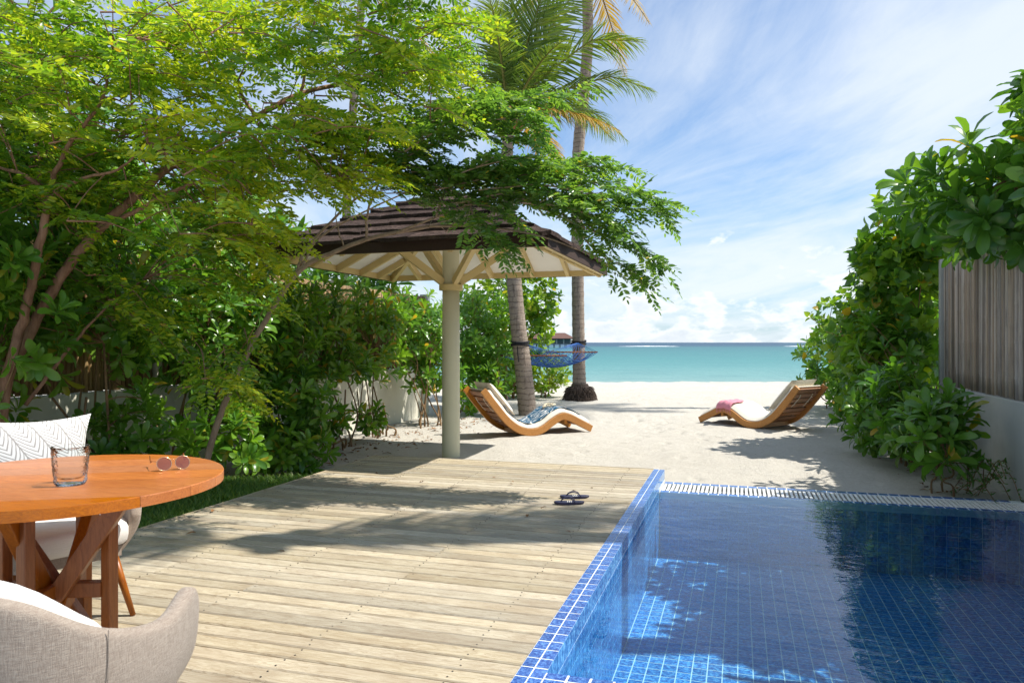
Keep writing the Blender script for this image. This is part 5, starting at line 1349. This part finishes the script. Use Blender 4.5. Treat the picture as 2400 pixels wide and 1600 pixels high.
for _ in range(22):
    x = f2.r.uniform(870, 1180); y = f2.r.uniform(385, 455)
    dv = np.array([CT, ST + f2.r.normal(0, .4), f2.r.normal(.02, .08)]); dv /= np.linalg.norm(dv)
    twig_at(f2, D(x, y, f2.r.uniform(6.2, 6.6)), dv, f2.r.uniform(.3, .5), f2.r.uniform(.3, .6), .058)
f2.build(t2, M['leaf_tree2'], M['bark_pale'])

# ------------------------------------------------------------------ coconut palms
def frond(parent, base, az_, el, L, droop, mat, seed, dens=70, ll=.55, twist=0.0, broken=None):
    R_ = np.random.default_rng(seed); h = Vector((cos(az_), sin(az_), 0)); pts = []
    for i in range(17):
        u = i / 16; q = base + h * (L * u * cos(el) * (1 - .12 * droop * u)) + Vector((0, 0, L * (u * sin(el) - droop * u * u * .62)))
        if broken and u > broken: q.z -= (u - broken) * L * .45
        pts.append(q)
    mb = MB(); mb.tube(pts, [.028 * (1 - .88 * i / 16) + .003 for i in range(17)], 6, False); rac = mb.build('frond', M['leaf_dry'] if mat == 'leaf_dry' else M['stem_green'], parent, True)
    P = []; X = []; Nn = []; S = []; T_ = []
    for k in range(dens):
        u = .10 + .90 * (k / dens) ** .95; fi = u * 16; i = min(15, int(fi)); q = pts[i].lerp(pts[i + 1], fi - i); t = (pts[i + 1] - pts[i]).normalized()
        sd = t.cross(Vector((0, 0, 1))).normalized(); upv = sd.cross(t); sd, upv = sd * cos(twist) + upv * sin(twist), upv * cos(twist) - sd * sin(twist)
        ln = ll * (sin(pi * min(1, .18 + .80 * u)) ** .6) * R_.uniform(.85, 1.1)
        for sg in (-1, 1):
            if R_.uniform() < .05: continue
            d = sd * sg * (.95 - .3 * u) + t * (.55 + .5 * u) + upv * .18 + Vector((R_.normal(0, .07), R_.normal(0, .07), -R_.uniform(.1, .45)))
            P.append(q[:]); X.append(d[:]); Nn.append((upv + Vector((R_.normal(0, .2), R_.normal(0, .2), 0)))[:]); S.append(ln); T_.append(np.clip(R_.normal(.42 + .25 * u, .16), .02, .92))
    leaf_batch('leaflets', FRONDLET[0], FRONDLET[1], P, X, Nn, S, T_, M[mat], rac)
def palm(label, pts, r0, r1, fronds, seed, nuts=0, roots=False, flare=1.0):
    t = empty('coconut_palm', pts[0]); tag(t, label, 'palm', 'coconut palms by the beach')
    path = catmull(pts, 30); mb = MB(); R_ = random.Random(seed); n = len(path); rr = []
    for i, p in enumerate(path):
        u = i / (n - 1); r = r0 + (r1 - r0) * min(1, u * 1.15); z = p.z - path[0].z
        r *= 1 + (flare - 1) * math.exp(-z / .28); rr.append(r * (1 + (.035 if i % 3 == 0 else -.012) + R_.uniform(-.012, .012)))
    mb.tube(path, rr, 16); mb.build('trunk', M['palm_trunk'], t, True)
    if roots:
        mb = MB(); c = pts[0]; mb.lathe((c.x, c.y, SAND), [(r0 * 2.3, -.05), (r0 * 2.35, .05), (r0 * 1.9, .18), (r0 * 1.5, .30), (r0 * 1.25, .40)], 20)
        for i in range(420):
            a = R_.uniform(0, 6.28); z = R_.uniform(.06, .34); rr_ = r0 * (2.35 - 2.3 * max(0, z - .05)); p = Vector((c.x + cos(a) * rr_, c.y + sin(a) * rr_, SAND + z))
            o_ = Vector((cos(a), sin(a), 0)); mb.tube([p - o_ * .04, p + o_ * R_.uniform(.02, .06) + Vector((0, 0, -.02)), p + o_ * R_.uniform(.04, .10) + Vector((R_.uniform(-.03, .03), R_.uniform(-.03, .03), -min(z, R_.uniform(.06, .16))))], [.011, .009, .005], 4, False)
        tag(mb.build('root_mass', M['root'], t), kind='stuff')
    top = path[-1]
    for i, f_ in enumerate(fronds): frond(t, top + Vector((random.uniform(-.05, .05), random.uniform(-.05, .05), random.uniform(-.06, .06))), *f_[:4], f_[4], seed * 31 + i, *(f_[5:] if len(f_) > 5 else ()))
    for i in range(nuts):
        a = R_.uniform(0, 6.28); c = top + Vector((cos(a) * .2, sin(a) * .2, -.22 - R_.uniform(0, .18))); mb = MB(); mb.ball(c, .11, 10, 7); mb.build('coconut', M['coconut'], t, True)
    # crown shaft fibre
    mb = MB(); mb.lathe(top - Vector((0, 0, .35)), [(r1 * 1.0, 0), (r1 * 1.5, .15), (r1 * 1.6, .3), (r1 * .9, .5)], 10); mb.build('crown_shaft', M['coconut'], t, True)
    return path
b1 = onz(1238, 972, SAND); fd = fdist(b1); b1.z = SAND - .1
top1 = at(1194, 262, fd + .1)
az0 = atan2(ST, CT)              # image right in world
fr1 = []
def va(deg): return az0 + radians(deg)   # azimuth measured from image right, counter clockwise seen from above
fr1 = [(va(12), radians(66), 3.9, .36, 'leaf_palm', 84, .95, .7), (va(-10), radians(42), 3.7, .30, 'leaf_palm', 78, .75, .3, .62), (va(-5), radians(25), 3.2, .30, 'leaf_palm', 74, .7, .2, .7), (va(-40), radians(70), 3.4, .35, 'leaf_palm', 78, .85, .5), (va(175), radians(60), 3.0, .4, 'leaf_palm', 76, .6, -.5), (va(100), radians(72), 3.0, .3, 'leaf_palm', 76, .62, .4),
       (va(200), radians(35), 2.8, .55, 'leaf_palm', 70, .6), (va(150), radians(20), 2.7, .6, 'leaf_palm', 70, .6), (va(30), radians(22), 2.9, .45, 'leaf_palm', 70, .58, .2, .6), (va(60), radians(5), 2.7, .55, 'leaf_dry', 64, .58),
       (va(-30), radians(2), 2.5, .50, 'leaf_dry', 66, .60), (va(-60), radians(40), 2.6, .55, 'leaf_palm', 70, .6), (va(-100), radians(55), 2.7, .5, 'leaf_palm', 70, .6), (va(-150), radians(15), 2.5, .6, 'leaf_palm', 70, .55),
       (va(80), radians(85), 3.0, .2, 'leaf_palm', 76, .66, .3), (va(230), radians(75), 2.9, .35, 'leaf_palm', 74, .6, .2), (va(10), radians(12), 2.6, .42, 'leaf_palm', 66, .6, .0, .7)]
p1 = palm('short leaning coconut palm with green crown beside the towel lounger', [b1, at(1226, 860, fd + .05), at(1212, 740, fd + .05), at(1196, 540, fd + .1), at(1188, 400, fd + .1), top1], .185, .115, fr1, 3, 5)
b2 = onz(1359, 937, SAND); fd2 = fdist(b2); b2.z = SAND - .1
fr2 = [(va(a), radians(e), 3.2, dr, m_, 60, .6) for a, e, dr, m_ in ((0, 30, .6, 'leaf_palm'), (45, 50, .5, 'leaf_palm'), (90, 40, .5, 'leaf_palm'), (140, 45, .6, 'leaf_palm'), (185, 30, .6, 'leaf_palm'), (230, 50, .5, 'leaf_palm'), (280, 40, .6, 'leaf_palm'), (320, 60, .5, 'leaf_palm'), (60, -25, .45, 'leaf_dry'), (170, -30, .5, 'leaf_dry'), (300, -35, .4, 'leaf_dry'), (240, -25, .5, 'leaf_dry'))]
p2 = palm('tall straight coconut palm with a fibrous root mass holding the hammock', [b2, at(1357, 860, fd2), at(1354, 640, fd2), at(1354, 380, fd2), at(1372, 180, fd2), at(1378, 60, fd2), at(1370, -110, fd2)], .160, .130, fr2, 4, 4, True, 1.5)
fd3 = 19.0; b3 = at(806, 900, fd3); b3.z = SAND
fr3 = [(va(a), radians(e), 3.2, dr, m_, 56, .6) for a, e, dr, m_ in ((0, 10, .6, 'leaf_palm'), (45, 40, .5, 'leaf_palm'), (100, 40, .5, 'leaf_palm'), (150, 35, .6, 'leaf_palm'), (200, 30, .6, 'leaf_palm'), (250, 45, .5, 'leaf_palm'), (300, 30, .6, 'leaf_palm'), (340, -10, .5, 'leaf_palm'), (20, -30, .4, 'leaf_dry'), (180, -20, .5, 'leaf_palm'))]
palm('distant coconut palm whose trunk shows through the feathery leaves', [b3, at(812, 500, fd3), at(830, 220, fd3), at(850, -30, fd3)], .11, .10, fr3, 5, 0)

fr4 = [(radians(a), radians(e), L_, dr, 'leaf_palm', 64, .7) for a, e, L_, dr in ((35, 10, 3.2, .28), (31, 5, 2.7, .3), (190, 25, 2.2, .4), (210, 40, 2.2, .4))]
palm('tall coconut palm standing behind the bamboo wall beside the pool', [Vector((3.6, 6.0, SAND)), Vector((3.4, 6.1, 2.5)), Vector((2.8, 6.0, 5.4)), Vector((2.05, 5.75, 8.0))], .17, .12, fr4, 6, 4)

fr5 = [(radians(a), radians(e), 3.3, .45, 'leaf_palm', 60, .7) for a, e in ((0, 20), (45, 30), (90, 15), (135, 35), (180, 10), (215, 25), (260, 15), (310, 35))]
palm('very tall coconut palm standing on the beach beyond the shrubs', [Vector((8.0, 19.7, SAND)), Vector((8.1, 19.7, 6)), Vector((7.9, 19.6, 12)), Vector((7.7, 19.6, 18.5))], .2, .13, fr5, 7, 4)

# ------------------------------------------------------------------ hammock between the two palms
hm = empty('hammock', (0, 0, 0)); ha = at(1216, 806, fd + .05) + Vector((0.1, .12, 0)); hb = at(1357, 803, fd2) + Vector((0, -.17, 0)); hm.location = (ha + hb) / 2 + Vector((0, 0, -.4)); tag(hm, 'blue rope hammock slung between the two palm trunks', 'hammock')
e1 = at(1250, 833, fd + 1.0); e2 = at(1340, 825, fd2 - 1.1); bx = Vector((CT, ST, 0)); hw = .66
for c, wd_ in ((e1, .70), (e2, .60)):
    mb = MB(); mb.tube([c - bx * wd_, c + bx * wd_], .018, 8); mb.build('spreader_bar', M['bar_wood'], hm, True)
mb = MB(); nl = 15
def hp_(u, v):
    a = e1.lerp(e2, v); w = (.70 + (.60 - .70) * v) * (1 - .10 * sin(pi * v)); s = (u - .5) * 2
    return a + bx * (s * w) + Vector((0, 0, -.30 * sin(pi * v) * (1 - .45 * s * s)))
for i in range(nl):
    mb.tube([hp_(i / (nl - 1), j / 12) for j in range(13)], .007, 4, False)
for j in range(1, 26):
    mb.tube([hp_(i / 14, j / 26 + (.018 if i % 2 else -.018)) for i in range(15)], .006, 4, False)
mb.build('net', M['blue_rope'], hm)
for end, c, w in ((ha, e1, .70), (hb, e2, .60)):
    mb = MB()
    for i in range(nl): mb.tube([end, c + bx * (w * (2 * i / (nl - 1) - 1))], .005, 4, False)
    mb.build('end_cords', M['blue_rope'], hm)
for c0, r_, nm in ((at(1219, 806, fd + .05), .165, 1), (at(1356, 803, fd2), .175, 1)):
    mb = MB()
    for k in range(4): mb.tube([c0 + Vector((cos(a) * (r_ + .012), sin(a) * (r_ + .012), .05 - k * .028 + .02 * sin(a + k))) for a in [2 * pi * q / 18 for q in range(19)]], .013, 5, False)
    s_ = c0 - Vector((0, 0, .05)) + Vector((-ST * -.0, -(r_ + .02), 0)); mb.tube([s_, s_ + Vector((.01, 0, -.15)), s_ + Vector((.03, 0, -.3))], .010, 5)
    mb.build('trunk_lashing', M['black_rope'], hm)

# ------------------------------------------------------------------ leaf litter on the sand
P = []; X = []; Nn = []; S = []; T_ = []
for i in range(420):
    if i < 300: x = rng.normal(-4.7, .35); y = rng.uniform(6.6, 13)
    else: x = rng.normal(2.0, .25); y = rng.uniform(7.6, 13)
    if DX0 - .05 < x < WALLR - .1 and y < DY1 + .05: continue
    if x < WALLL + .05 or x > WALLR - .05: continue
    P.append((x, y, sand_h(x, y) + .008)); a = rng.uniform(0, 6.28); X.append((cos(a), sin(a), rng.normal(0, .15))); Nn.append((rng.normal(0, .35), rng.normal(0, .35), 1)); S.append(rng.uniform(.03, .12)); T_.append(rng.uniform(.1, .9))
for i in range(16):
    x = rng.uniform(DX0, DX1 - .2); y = rng.uniform(2.6, 7.2) if i % 2 else rng.uniform(5.6, 7.3); P.append((x, y, .006)); a = rng.uniform(0, 6.28); X.append((cos(a), sin(a), rng.normal(0, .1))); Nn.append((rng.normal(0, .3), rng.normal(0, .3), 1)); S.append(rng.uniform(.03, .07)); T_.append(rng.uniform(.1, .9))
tag(leaf_batch('leaf_litter', SCA[0], SCA[1], P, X, Nn, S, T_, M['litter'], None), 'dry brown leaves scattered on the sand under the shrubs', 'litter', kind='stuff')
